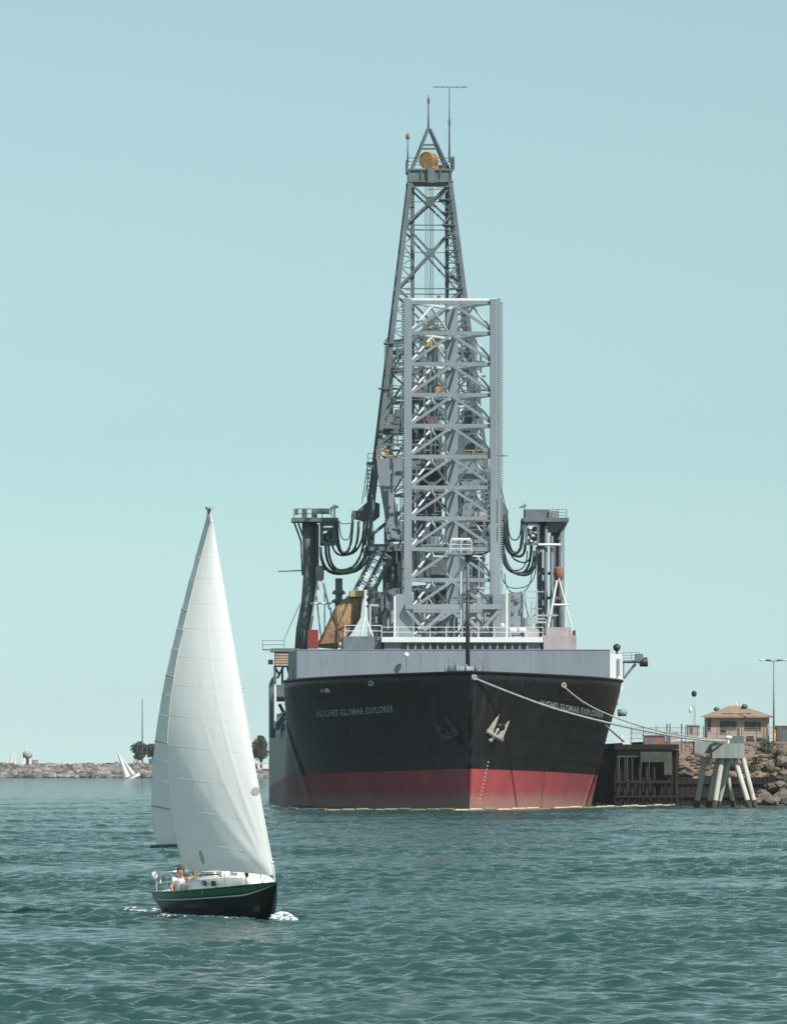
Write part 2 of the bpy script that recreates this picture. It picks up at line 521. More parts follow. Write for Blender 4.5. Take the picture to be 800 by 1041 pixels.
for side in (1, -1):
    for zz in (5.6, 7.7, 9.6, 11.6):
        b = MB(); b.tube([(side * (hull_w(s_, zz) + .0), s_, zz - .012 * s_) for s_ in [1.2, 2, 3, 4, 5, 6.5, 8, 10, 12, 14, 16, 18, 20, 22, 24, 26, 28, 30, 32, 34, 36, 38, 40, 42, 44, 46.5]], .028, 5)
        b.build('plate_seam', HULLB, hull)
    for s_ in (7, 15, 24, 34):
        b = MB(); b.tube([(side * hull_w(s_, zz), s_, zz) for zz in np.linspace(zred(s_), ztop(s_) - .3, 10)], .025, 5)
        b.build('plate_seam', HULLB, hull)
# draught marks on both bows
def on_hull(px, py, side, off=0.03):
    """point where the sight line through a photo pixel meets the bow"""
    lo, hi = 0.2, 60.0
    def gap(s):
        p = L(px, py, s)
        return side * p.x - hull_w(s, p.z)
    prev = gap(lo); s = lo
    while s < hi:
        s2 = s + 0.25
        g = gap(s2)
        if prev > 0 >= g or prev < 0 <= g:
            a, c = s, s2
            for _ in range(30):
                m_ = (a + c) / 2
                if (gap(m_) > 0) == (prev > 0): a = m_
                else: c = m_
            p = L(px, py, a)
            return Vector((p.x + side * off, p.y - off * 0.5, p.z))
        prev, s = g, s2
    return L(px, py, 0.4)
for side, x0, y0, x1, y1, n in ((1, 496, 775, 487, 816, 12), (-1, 459, 778, 467, 815, 12)):
    for i in range(n):
        t = i / (n - 1)
        p = on_hull(x0 + (x1 - x0) * t, y0 + (y1 - y0) * t, side, 0.03)
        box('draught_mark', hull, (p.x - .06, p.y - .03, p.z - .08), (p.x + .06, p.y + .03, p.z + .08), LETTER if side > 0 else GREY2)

# the ship's name on both bows, laid on the plating
def name_on_bow(side, pxa, pya, pxb, pyb, hpx):
    cu = bpy.data.curves.new('ship_name', 'FONT')
    cu.body = 'HUGHES GLOMAR EXPLORER'
    cu.size = 1.0; cu.extrude = 0.0; cu.resolution_u = 3; cu.space_character = 1.1; cu.offset = 0.02
    to = bpy.data.objects.new('ship_name_text', cu)
    COL.objects.link(to)
    bpy.context.view_layer.update()
    me = bpy.data.meshes.new_from_object(to)
    bpy.data.objects.remove(to)
    xs_ = [v.co.x for v in me.vertices]; ys_ = [v.co.y for v in me.vertices]
    xa, xb, yb = min(xs_), max(xs_), max(ys_)
    for v in me.vertices:
        t = (v.co.x - xa) / (xb - xa)
        p = on_hull(pxa + (pxb - pxa) * t, pya + (pyb - pya) * t - v.co.y / yb * hpx, side, 0.05)
        v.co = p
    me.materials.append(LETTER)
    o = bpy.data.objects.new('ship_name', me)
    put(o, hull)
    o['label'] = 'white raised ship name lettering on the %s bow' % ('sunlit' if side > 0 else 'shaded')
name_on_bow(-1, 322, 729.5, 400, 724, 6.6)
name_on_bow(1, 549, 717.5, 613, 730, 6.0)

# anchors
def anchor(px, py, side, m):
    c = on_hull(px, py, side, 0.25)
    o = MB()
    tilt = side * R(30)
    def T(u, v, w=0.0):                            # u right, v up in the plane of the plating
        uu = u * math.cos(tilt) + v * math.sin(tilt); vv = -u * math.sin(tilt) + v * math.cos(tilt)
        return (c.x + uu, c.y + uu * side * 0.9 - 0.25 - w + vv * 0.02, c.z + vv)
    o.tube([T(-1.0, -.5, .1), T(1.0, -.5, .1)], 0.24, 8)
    for sx in (-1, 1):
        k = len(o.v)
        for (u, v, w) in ((-.36, -.5, .25), (.36, -.5, .25), (.05, 1.75, .1), (-.05, 1.75, .1)):
            o.v.append(T(sx * .62 + u, v, w)); 
        for (u, v, w) in ((-.36, -.5, -.1), (.36, -.5, -.1), (.05, 1.75, 0), (-.05, 1.75, 0)):
            o.v.append(T(sx * .62 + u, v, w))
        for q in ((0, 1, 2, 3), (7, 6, 5, 4), (0, 4, 5, 1), (1, 5, 6, 2), (2, 6, 7, 3), (3, 7, 4, 0)):
            o.face([k + i for i in q])
    o.tube([T(0, -.95, .1), T(0, .9, .05)], 0.17, 8)
    o.lathe(T(0, -1.35, .1), [(.1, 0), (.22, .12), (.26, .3), (.1, .45)], 8)
    a = o.build('anchor', m, hull)
    h = MB(); p = on_hull(px + side * 4, py - 7, side, 0.0)
    h.lathe((p.x, p.y - .1, p.z - .3), [(.5, -.4), (.75, -.1), (.75, .3), (.5, .5)], 12)
    h.build('hawse_pipe', HULLB, hull)
    return a
anchor(502, 744, 1, ANCH)
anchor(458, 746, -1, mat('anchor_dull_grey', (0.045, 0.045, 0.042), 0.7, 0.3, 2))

# fairleads in the bow plating
def fairlead(px, py, side, m=ANCH):
    c = on_hull(px, py, side, 0.0)
    b = MB()
    n = Vector((side * 0.75, -0.66, 0))
    tx = Vector((0.66, side * 0.75, 0))
    ring = []
    for i in range(17):
        a = 2 * math.pi * i / 16
        ring.append(c + n * 0.12 + tx * 0.34 * math.cos(a) + Vector((0, 0, .2)) * math.sin(a))
    b.tube(ring, 0.12, 6)
    b.build('fairlead', m, hull)
    return c
FL1 = fairlead(481, 689, 1, ROPE)
FL2 = fairlead(572, 697, 1)
fairlead(378, 695, -1, LETTER)
box('scupper', hull, on_hull(329, 702.5, -1, .1) - Vector((.25, .1, .18)), on_hull(329, 702.5, -1, .1) + Vector((.2, .1, .18)), LETTER)
box('scupper', hull, on_hull(334, 702, -1, .1) - Vector((.25, .1, .2)), on_hull(334, 702, -1, .1) + Vector((.25, .1, .2)), WHITE)

# forecastle breakwater wall
SW = 35.0
pl, pr = L(302, 675, SW), L(620, 675, SW)
zt = L(460, 661, SW).z
b = MB()
def wallseg(b, a, c, z0, z1, t=0.25, mi=0):
    a, c = Vector((a[0], a[1], 0)), Vector((c[0], c[1], 0))
    d = (c - a).normalized(); nn = Vector((-d.y, d.x, 0)) * t
    b.prism([a + Vector((0, 0, z0)), c + Vector((0, 0, z0)), c + Vector((0, 0, z1)), a + Vector((0, 0, z1))], nn, mi)
wallseg(b, (pl.x, SW), (pr.x, SW), 12.6, zt)
bw = b.build('breakwater_wall', WALLG, ship)
b = MB(); pc = L(633, 675, SW + 6)
wallseg(b, (pr.x + .01, SW), (pc.x, SW + 6), 12.6, zt - 0.35)
b.build('corner_panel', WHITE, ship)
box('locker_door', ship, (pr.x + 1.0, SW + 2.9, 14.2), (pr.x + 1.3, SW + 3.6, 16.0), GREY)
b = MB(); pc2 = L(293, 675, SW + 8)
wallseg(b, (pc2.x, SW + 8), (pl.x - .01, SW), 12.6, zt - 0.05)
b.build('corner_panel', WALLG, ship)
# cap rail, stiffeners and small fittings on the wall
beam('cap_rail', bw, (pl.x, SW + .1, zt + .04), (pr.x, SW + .1, zt + .04), 0.3, WALLG, 0.08)
for px in (352, 428, 540):
    p = L(px, 670, SW)
    box('wall_stiffener', bw, (p.x - .05, SW - .03, 12.7), (p.x + .05, SW - .002, zt - .3), WALLG)
p = L(413, 668, SW - 1); b = MB(); b.lathe((p.x, p.y, 13.6), [(.08, 0), (.08, p.z - 13.6), (.28, p.z - 13.55), (.3, p.z - 13.3), (.1, p.z - 13.1)], 10); b.build('deck_lamp', WHITE, ship)
# bow fittings: hooped pipes, windlass
for x0, x1 in ((456, 462), (485, 491)):
    a, c = L(x0, 684, 6), L(x1, 684, 6); top = L(x0, 669, 6).z
    b = MB(); pts = [(a.x, 6, a.z)] + [((a.x + c.x) / 2 - (c.x - a.x) / 2 * math.cos(t), 6, top - .4 + .4 * math.sin(t)) for t in np.linspace(0, math.pi, 7)] + [(c.x, 6, c.z)]
    b.tube(pts, .055, 6); b.build('pipe_hoop', GREY, ship)
wd = MB()
p = L(470, 680, 9)
wd.tube([(p.x - 1.6, 9, 14.3), (p.x + 1.4, 9, 14.3)], .42, 10)
for q in (-1.7, -.6, .4, 1.4): wd.tube([(p.x + q - .08, 9, 14.3), (p.x + q + .08, 9, 14.3)], .62, 10)
wd.box((p.x - 1.8, 8.6, 13.6), (p.x + 1.6, 9.5, 14.1))
wd.build('windlass', GREY, ship)

# wheelhouse behind the wall
SB = 46.0
a, c = L(388, 660, SB), L(552, 660, SB)
zr0, zr1 = L(460, 653, SB).z, L(460, 647.8, SB).z
wh = box('wheelhouse', ship, (a.x + .3, SB + .5, 12.8), (c.x - .3, SB + 12, zr0), GREY)
box('roof_edge', ship, (a.x, SB, zr0), (c.x, SB + 12.3, zr1), WHITE)
zw0, zw1 = L(460, 661.5, SB).z, L(460, 653.8, SB).z
w0, w1 = L(407, 657, SB).x, L(536, 657, SB).x
for i in range(17):
    x = w0 + (w1 - w0) * (i + .5) / 17; hw = (w1 - w0) / 17 * .36
    box('window', ship, (x - hw, SB + .42, zw0), (x + hw, SB + .52, zw1), GLASS)
    box('mullion', ship, (x + hw + .02, SB + .30, zw0 - .1), (x + hw + .02 + hw * .75, SB + .49, zw1 + .02), GREY)
railing('wheelhouse_rail', ship, [(a.x, SB + .3, zr1), (c.x, SB + .3, zr1)], 1.1, WHITE, 2, 1.7, .06)
# deckhouse to the left with the railing, boxes to the right
p0, p1 = L(349, 657, 47), L(388, 640, 47)
box('deckhouse', ship, (p0.x, 47, 13.2), (p1.x - .02, 55, L(360, 647, 47).z), GREY2)
railing('deckhouse_rail', ship, [(p0.x + .2, 47.2, L(360, 647, 47).z), (p1.x, 47.2, L(360, 647, 47).z)], 1.2, WHITE, 2, 1.3, .07)
p0, p1 = L(552.5, 657, 48), L(586, 638, 48)
box('deckhouse', ship, (p0.x, 48, 13.2), (p1.x, 54, L(570, 646, 48).z), PINKG)
box('deck_locker', ship, (L(555, 640, 50).x, 49, L(570, 646, 48).z + .01), (L(578, 640, 50).x, 53, L(570, 638, 50).z), PINKG)
for px in (518, 527):
    p, q = L(px, 641.5, 47.2), L(px + 8, 641.5, 47.2)
    tube1('liferaft_canister', ship, (p.x, 47.6, p.z + .1), (q.x - .05, 47.6, p.z + .1), .52, WHITE)
p = L(510.5, 636, 47.0)
b = MB(); b.blob((p.x, p.y, p.z), .28, 3, 1, 0.0, smooth=True); b.build('searchlight', WHITE, ship)

# foremast on the bow deck
SM = 14.0
b = MB()
pb, pm, ptp = L(475.5, 690, SM), L(475.5, 600, SM), L(475.5, 560, SM)
b.tube([(pb.x, SM, 13.4), (pb.x, SM, L(475, 640, SM).z), (pb.x, SM, pm.z)], [.24, .21, .19], 10)
mast = b.build('foremast', BLACKP, ship)
tube1('mast_upper', mast, (pm.x, SM, pm.z), (pm.x, SM, ptp.z), .36, GREY)
q = L(469, 568, SM + .6); q2 = L(469, 636, SM + .6)
tube1('mast_pipe', mast, (q.x, SM + .6, q2.z), (q.x, SM + .6, q.z), .42, WHITE)
z0 = L(470, 562.5, SM).z
pa, pbb = L(457.5, 560, SM), L(479, 560, SM)
box('mast_platform', mast, (pa.x, SM - .9, z0 - .18), (pbb.x, SM + .9, z0), GREY)
box('platform_awning', mast, (pa.x + .1, SM - .7, L(470, 548.6, SM).z), (pbb.x - .1, SM + .7, L(470, 547.2, SM).z), WHITE)
railing('platform_rail', mast, [(pa.x, SM - .88, z0), (pbb.x, SM - .88, z0)], 1.35, WHITE, 3, .95, .07)
beam('yard_arm', mast, (L(440, 563, SM).x, SM, z0 - .3), (L(490, 563, SM).x, SM, z0 - .3), .11, WHITE)
b = MB(); b.box((pm.x - .3, SM - .3, z0 - .9), (pm.x + .5, SM + .3, z0 - .2)); b.build('lamp_box', BLACKP, mast)
for zz in (L(470, 604, SM).z, L(470, 612, SM).z):
    box('crosstree', mast, (pm.x - .55, SM - .15, zz), (pm.x + .3, SM + .5, zz + .22), DARKST)

# ------------------------------------------------------------------ docking legs: three-chord lattice towers with toothed racks
def docking_leg(sf, pxl, pxr, pyt, pxb, sb, nb, zbot, width, m, mt):
    cl, cr = L(pxl, 500, sf), L(pxr, 500, sf)
    cb = L(pxb, 500, sb)
    ztp = L(pxl, pyt, sf).z
    b = MB()
    hw = width / 2
    for c in (cl, cr):
        b.box((c.x - hw * .95, c.y - hw, zbot), (c.x + hw * .45, c.y + hw, ztp + .25))
    for c, sg in ((cl, -1), (cr, 1)):
        b.box((c.x + sg * hw * 1.0 - .17 - .002, c.y - hw - .12, zbot + .5), (c.x + sg * hw * 1.0 + .17, c.y + hw * .4, ztp + .3))
    b.box((cb.x - hw * 1.3, cb.y - hw, zbot), (cb.x + hw * 1.3, cb.y + hw, ztp - .3))
    leg = b.build('docking_leg', m, ship)
    for c, sg in ((cl, -1), (cr, 1)):
        t = MB(); z = zbot + .8
        xx = c.x + sg * (hw + .17)
        while z < ztp:
            t.box((xx - .02, c.y - hw + .05, z), (xx + sg * .27, c.y + hw * .3, z + .13))
            z += 0.27
        tag(t.build('toothed_rack', m, leg), kind='stuff')
    dz = (L(pxl, 496, sf).z - L(pxl, 527.4, sf).z)
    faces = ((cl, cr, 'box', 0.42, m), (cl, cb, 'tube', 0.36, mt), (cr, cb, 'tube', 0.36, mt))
    for k in range(nb):
        zt_ = ztp - .12 - dz * k; zb_ = zt_ - dz
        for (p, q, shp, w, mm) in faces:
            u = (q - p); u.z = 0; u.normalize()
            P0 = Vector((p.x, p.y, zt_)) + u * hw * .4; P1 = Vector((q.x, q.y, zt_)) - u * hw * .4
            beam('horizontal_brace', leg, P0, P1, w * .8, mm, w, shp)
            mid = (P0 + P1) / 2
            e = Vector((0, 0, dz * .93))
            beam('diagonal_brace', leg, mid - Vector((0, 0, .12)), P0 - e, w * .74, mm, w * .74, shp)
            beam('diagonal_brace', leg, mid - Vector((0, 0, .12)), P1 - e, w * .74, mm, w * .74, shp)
    return leg, cl, cr, cb, ztp
FRONTL = mat('docking_leg_grey_paint', (0.215, 0.255, 0.285), 0.48, 0.12, 0.5, stain=(0.10, 0.105, 0.10), stain_amt=0.45, streak=True)
AFTL = mat('aft_leg_grey_paint', (0.14, 0.18, 0.19), 0.5, 0.2, 0.5)
leg1, cl, cr, cb, zt1 = docking_leg(60.0, 416.5, 502.5, 306, 459.5, 69.0, 11, 12.0, 1.0, FRONTL, mat('sunlit_tube_tone', (.50, .54, .56), .4, .12, .6, stain=(.25, .25, .24), stain_amt=.4))  # side-face tubes coloured paler than the leg, standing in for sunlight on them
tag(leg1, 'near light grey docking leg of zigzag lattice with toothed edges')
leg2 = docking_leg(121.0, 398, 478, 346, 438, 112.0, 9, 14.0, 0.9, AFTL, AFTL)[0]
tag(leg2, 'far darker docking leg behind the derrick')
beam('top_beam', leg1, (cl.x - .3, 60, zt1 + .2), (cr.x + .2, 60, zt1 + .2), .3, WHITE, .3)
for px in (446, 470):
    p = L(px, 304.5, 60); box('lifting_lug', leg1, (p.x - .18, 59.9, zt1 + .3), (p.x + .15, 60.1, zt1 + .65), DARKST)
# guide house round the foot of the near leg
for x0, x1, x2 in ((402, 420, 1), (501, 519, -1)):
    a_, c_ = L(x0, 604, 58.6), L(x1, 650, 58.6)
    box('guide_house', ship, (a_.x, 58.6, 12), (c_.x, 62.5, a_.z), GREY)
a_, c_ = L(412, 617, 58.2), L(510, 617, 58.2)
beam('guide_beam', ship, (a_.x, 58.2, a_.z), (c_.x, 58.2, c_.z), .7, GREY, .55)
for x0, y0, x1, y1 in ((413, 620, 431, 640), (508, 620, 489, 641), (431, 641, 452, 622), (489, 641, 470, 624)):
    beam('knee_brace', ship, L(x0, y0, 58.2), L(x1, y1, 58.2), .5, GREY, .35)
for x, y0, y1 in ((401, 606, 652), (515, 600, 650)):
    tube1('vent_pipe', ship, L(x, y1, 55), L(x, y0, 55), .24, WHITE)

# ------------------------------------------------------------------ derrick
SD = 92.0
DC = L(436.5, 300, SD).x
YS = 0.1202
def dhalf(py):                                    # half width of the derrick in photo pixels at row py
    return 20.5 + (py - 188) * YS
def dcorner(py, sx, sy):
    h = dhalf(py) * (BY + SD) / F
    return Vector((DC + sx * h, SD + sy * h, L(436, py, SD).z))
b = MB()
for sx in (-1, 1):
    for sy in (-1, 1):
        b.bar(dcorner(186, sx, sy), dcorner(552, sx, sy), .52, .52)
derrick = b.build('derrick', DARKST, ship)
tag(derrick, 'tall tapering dark steel drilling derrick')
lev = [188, 231, 296, 372, 455, 548]
for i, (ya, yb) in enumerate(zip(lev, lev[1:])):
    for (c0, c1) in (((-1, -1), (1, -1)), ((-1, 1), (1, 1)), ((-1, -1), (-1, 1)), ((1, -1), (1, 1))):
        A0, A1 = dcorner(ya, *c0), dcorner(ya, *c1)
        B0, B1 = dcorner(yb, *c0), dcorner(yb, *c1)
        front = c0[1] == -1 and c1[1] == -1
        wd_ = .26 if front else .2
        beam('cross_brace', derrick, A0, B1, wd_, DARKST)
        beam('cross_brace', derrick, A1, B0, wd_, DARKST)
        if i:
            beam('girt', derrick, A0, A1, .12 if i < 3 else .26, DARKST)
        w0_, w1_ = (A1 - A0).length, (B1 - B0).length
        if front:
            tt = w0_ / (w0_ + w1_)
            cpt = A0.lerp(B1, tt)
            box('gusset_plate', derrick, (cpt.x - .48, cpt.y - .22, cpt.z - .5), (cpt.x + .48, cpt.y + .2, cpt.z + .5), DARKST)
            beam('girt', derrick, dcorner(ya + (yb - ya) * tt, -1, -1), dcorner(ya + (yb - ya) * tt, 1, -1), .09, DARKST)
# guide rails of the travelling block, inner ladders and cables
for px in (419.3, 454.3):
    p = L(px, 300, SD - 2)
    box('guide_rail', derrick, (p.x - .22, SD - 2.2, L(px, 548, SD).z), (p.x + .22, SD - 1.8, L(px, 186, SD).z), DARKST)
b = MB()
for px in (432.5, 434.8, 437, 438.6, 440.2):
    p = L(px, 300, SD); b.bar((p.x, SD + .1 * px % .5, L(px, 345, SD).z), (p.x, SD + .1 * px % .5, L(px, 186, SD).z), .06)
b.build('hoist_cable', DARKST, derrick)
b = MB(); b2 = MB()
for y in range(196, 452, 11):
    for sx, rx in ((-1, 419.3), (1, 454.3)):
        o_ = dcorner(y, sx, -1); i_ = L(rx, y, SD - 2)
        b.bar(o_, i_, .09)
        if (y // 11) % 2 == 0:
            b.bar(o_, L(rx, y + 11, SD - 2), .08)
        else:
            b.bar(dcorner(y + 11, sx, -1), i_, .08)
tag(b.build('secondary_lattice', DARKST, derrick), kind='stuff')
# stairway up the right leg
for y in range(192, 520, 13):
    o_ = dcorner(y, 1, -1); n_ = dcorner(y + 13, 1, -1)
    fl = (y // 13) % 2
    b2.bar(o_ + Vector((-1.6 if fl else -.2, -.5, 0)), n_ + Vector((-.2 if fl else -1.6, -.5, 0)), .1, .2)
    b2.box((o_.x - 1.7, o_.y - .8, o_.z - .06), (o_.x - .1, o_.y - .2, o_.z + .04))
    b2.bar(o_ + Vector((-.3, -.7, 0)), o_ + Vector((-.3, -.7, 1.1)), .06)
b2.build('stairway', DARKST, derrick)
b = MB()
for (y, d) in ((352, 0), (398, 1)):
    c_ = dcorner(y, -1, -1)
    b.box((c_.x - .9, c_.y - .6, c_.z - .1), (c_.x + 2, c_.y + .6, c_.z + .05))
b.build('leg_landing', DARKST, derrick)
# crown: girder box, railings, A-frame with sheave, antennas
z0, z1 = L(436, 187, SD).z, L(436, 173.5, SD).z
xa, xb_ = L(413.5, 180, SD).x, L(459.5, 180, SD).x
b = MB()
b.box((xa, SD - 2.7, z0), (xb_, SD + 2.7, z0 + .2)); b.box((xa, SD - 2.7, z1 - .2), (xb_, SD + 2.7, z1))
b.box((xa + .15, SD - 2.5, z0 + .2), (xb_ - .15, SD + 2.5, z1 - .2))
crown = b.build('crown_block', DKGREEN, derrick)
for f_ in (0.03, .3, .5, .72, .95):
    x = xa + (xb_ - xa) * f_
    box('girder_stiffener', derrick, (x - .08, SD - 2.66, z0 + .2), (x + .08, SD - 2.51, z1 - .2), DKGREEN)
box('crown_housing', derrick, (L(433.5, 180, SD).x, SD - 2.9, z0 - .1), (L(441, 180, SD).x, SD - 2.72, z1 + .1), GREY2)
railing('crown_rail', derrick, [(xa, SD + 2.7, z1), (xa, SD - 2.7, z1), (xb_, SD - 2.7, z1), (xb_, SD + 2.7, z1)], 1.25, DARKST, 3, 1.8, .08)
box('crown_cabinet', derrick, (L(457.5, 170, SD).x, SD - 2.5, z1), (L(461, 170, SD).x, SD - 1.2, L(458, 161, SD).z), DARKST)
ap = L(436, 131, SD)
b = MB()
for sx in (418, 455.5):
    for sy in (-1.6, 1.6):
        q = L(sx, 173, SD); b.bar((q.x, SD + sy, z1), (ap.x + (0.1 if sx > 436 else -.1), SD + sy * .15, ap.z), .3)
for y in (147.5, 151.5):
    t = (y - 131) / (173 - 131)
    xl = L(436 - 18 * t, y, SD); xr = L(436 + 19.5 * t, y, SD)
    b.bar((xl.x, SD - 1.6 * t, xl.z), (xr.x, SD - 1.6 * t, xr.z), .22)
b.build('crown_a_frame', DARKST, derrick)
sc_ = L(436, 163, SD); rr = 1.0
b = MB()
for k, (dx, dy) in enumerate(((-.28, -.35), (.12, .0), (.4, .4))):
    pts = []
    b.tube([(sc_.x + dx - .1, SD + dy - .3, sc_.z), (sc_.x + dx + .1, SD + dy + .0, sc_.z)], rr - .08 * k, 18)
b.box((sc_.x - .55, SD - .6, z1), (sc_.x + .75, SD + .6, sc_.z - .25))
b.build('crown_sheave', ORANGE, derrick)
q0, q1 = L(447, 171, SD), L(450, 168, SD)
box('motor_box', derrick, (q0.x - .4, SD - .8, z1), (q1.x, SD + .2, z1 + .6), ORANGE)
def antenna(px, y0, y1, w=.12):
    a0, a1 = L(px, y0, SD), L(px, y1, SD)
    b = MB(); b.tube([a0, a0.lerp(a1, .5), a1], [w * .9, w * .7, w * .5], 6); return b, a0, a1
b, a0, a1 = antenna(435.5, 132, 96); b.box((a1.x - .15, SD - .15, a1.z - 1.0), (a1.x + .15, SD + .15, a1.z - .4)); b.build('antenna', DARKST, derrick)
b, a0, a1 = antenna(456.8, 165, 88)
b.bar((L(440, 89, SD).x, SD, a1.z), (L(475, 88, SD).x, SD, a1.z), .09)
for t in (.1, .3, .7, .9):
    x = L(440 + 35 * t, 88, SD).x; b.bar((x, SD - .9, a1.z), (x, SD + .9, a1.z), .05)
b.box((a1.x - .14, SD - .14, L(457, 127, SD).z), (a1.x + .14, SD + .14, L(457, 121, SD).z))
b.build('antenna', DARKST, derrick)
b, a0, a1 = antenna(414.5, 165, 140); b.build('antenna', DARKST, derrick)
p = L(414.5, 138, SD); b = MB(); b.lathe((p.x, SD, p.z - .4), [(.1, 0), (.22, .1), (.24, .5), (.12, .75)], 10); b.build('beacon', RUSTM, derrick)
b = MB()
for y in (192, 200): b.bar(L(434, y, SD - 1), L(454, y, SD - 1), .07)
b.bar(L(446, 203, SD - 1), L(458, 203, SD - 1), .3)
b.build('monkey_board', DARKST, derrick)

# travelling block and pipes inside
p = L(438, 342, SD)
b = MB(); b.box((p.x - .9, SD - .6, p.z - 1.5), (p.x + .9, SD + .6, p.z + 1.1)); b.box((p.x - 1.4, SD - .4, p.z - .6), (p.x + 1.4, SD + .4, p.z - .1))
b.build('travelling_block', YELLOW, derrick)
tube1('drill_pipe', derrick, (p.x, SD, L(438, 545, SD).z), (p.x, SD, p.z - 1.5), .9, GREY)
for px, w in ((446, .75), (428, .55)):
    q = L(px, 400, SD + 1)
    tube1('standpipe', derrick, (q.x, SD + 1, L(px, 545, SD).z), (q.x, SD + 1, L(px, 352, SD).z), w, GREY)
# work floors at several heights
def floor(px0, px1, py, s0, s1, m=GREY2, t=.3, rail=None):
    a_, c_ = L(px0, py, s0), L(px1, py, s0)
    o_ = box('work_floor', derrick, (a_.x, s0, a_.z - t), (c_.x, s1, a_.z), m)
    if rail:
        railing('floor_rail', derrick, [(a_.x, s0 + .1, a_.z), (c_.x, s0 + .1, a_.z)], 1.2, rail, 2, 1.2, .1)
floor(397, 412, 356, SD - 4, SD - 1, DARKST)
floor(422, 452, 402, SD - 5, SD + 5, DARKST, .3)
floor(388, 488, 432, SD - 6, SD + 6, GREY2, .4)
floor(383, 492, 468, SD - 7.4, SD + 7.4, GREY2, .7, YELLOW)
floor(374, 499, 553, SD - 8.2, SD + 8.2, GREY2, .8)
rnd = random.Random(3)
for (x0, y0, x1, y1, s_, dep, m_) in (
        (391, 421, 401, 431.5, 87, 3, GREY2), (402, 416, 411, 431, 88, 3, DARKST), (420, 388, 428, 401, 88, 2, RUSTM), (443, 392, 450, 401, 88, 2, ORANGE),
        (424, 424, 446, 432, 88, 3, RUSTM), (462, 441, 492, 467, 86, 5, DARKST), (470, 417, 480, 432, 88, 3, GREY2), (421, 440, 436, 467, 89, 3, GREY2),
        (392, 530, 412, 549, 84, 5, GREY), (424, 500, 437, 552, 90, 4, GREY2), (466, 505, 497, 552, 85, 5, GREY), (482, 520, 499, 530, 83.5, 1, PINKG),
        (440, 470, 452, 500, 91, 3, GREY2), (424, 475, 436, 495, 92, 3, DARKST), (468, 484, 478, 504, 91, 3, DARKST),
        (420, 560, 436, 590, 80, 3, DARKST), (438, 565, 456, 600, 82, 4, DARKST), (462, 556, 480, 606, 83, 4, GREY), (422, 600, 456, 650, 84, 4, DARKST),
        (392, 598, 406, 650, 70, 4, GREY2), (376, 602, 384, 650, 72, 3, GREY2), (384, 608, 392, 650, 74, 3, GREY), (484, 604, 500, 650, 76, 4, GREY2),
        (518, 603, 532, 646, 60, 4, GREY), (533, 640, 548, 652, 58, 3, PINKG), (533, 628, 537, 640, 61, 2, GREY), (428, 538, 434, 551, 86, 2, DARKST)):
    a_, c_ = L(x0, y1, s_), L(x1, y0, s_)
    o_ = box('machinery_housing', ship, (a_.x, s_, a_.z), (c_.x, s_ + dep, c_.z), m_)
    if (x1 - x0) > 8 and m_ in (GREY, GREY2):
        dbl = MB()
        for _ in range(5):
            u = rnd.uniform(.12, .88); v = rnd.uniform(.12, .88); ww = rnd.uniform(.1, .3)
            xx = a_.x + (c_.x - a_.x) * u; zz = a_.z + (c_.z - a_.z) * v
            dbl.box((xx - ww, s_ - rnd.uniform(.08, .3), zz - rnd.uniform(.1, .45)), (xx + ww, s_ + .05, zz + rnd.uniform(.1, .45)))
        for u in (.05, .95):
            xx = a_.x + (c_.x - a_.x) * u
            dbl.bar((xx, s_ - .12, a_.z), (xx, s_ - .12, c_.z), .12)
        dbl.build('housing_fittings', rnd.choice([GREY, DARKST, GREY, GREY2]), o_)
# plate legs of the derrick's substructure
for mir in (0, 1):
    poly = [(383, 466), (411, 466), (411, 482), (400, 496), (405, 536), (394, 536), (384, 480)]
    pts = [L(x if not mir else 873 - x, y, 84) for x, y in poly]
    if mir: pts = pts[::-1]
    b = MB(); b.prism(pts, (0, 1.6, 0)); b.build('plate_leg', GREY, derrick)
# rams below the work platform
for px, w, m_ in ((399.5, 1.1, GREY2), (392, .7, DARKST), (407, .6, DARKST), (482, 1.1, GREY2), (474, .8, DARKST), (490, .6, GREY)):
    q0, q1 = L(px, 650, 88), L(px, 553, 88)
    tube1('support_column', derrick, (q0.x, 88, 11), (q0.x, 88, q1.z), w, m_)
b = MB()
for y in range(566, 612, 3):
    b.bar(L(393.5, y, 86.5), L(397, y, 86.5), .1)
b.bar(L(393.5, 560, 86.5), L(393.5, 640, 86.5), .1)
b.build('access_ladder', DARKST, derrick)
# bright little fittings scattered through the machinery
b = MB()
for i in range(130):
    px, py, s_ = rnd.uniform(420, 497), rnd.uniform(470, 645), rnd.uniform(70, 83)
    p = L(px, py, s_); w_ = rnd.uniform(.06, .16)
    if rnd.random() < .5: b.bar(p, p + Vector((rnd.uniform(-.8, .8), 0, rnd.uniform(.3, 1.4))), w_)
    else: b.bar(p, p + Vector((rnd.uniform(.6, 2.6), 0, 0)), w_)
tag(b.build('pipework', GREY, derrick), kind='stuff')
b = MB()
for i in range(150):
    px, py, s_ = rnd.uniform(392, 494), rnd.uniform(330, 648), rnd.uniform(72, 84)
    p = L(px, py, s_); w_ = rnd.uniform(.1, .3)
    if rnd.random() < .6: b.bar(p, p + Vector((0, 0, rnd.uniform(1, 5))), w_)
    else: b.bar(p, p + Vector((rnd.uniform(1, 4), 0, 0)), w_)
tag(b.build('pipework', DARKST, derrick), kind='stuff')
b = MB()
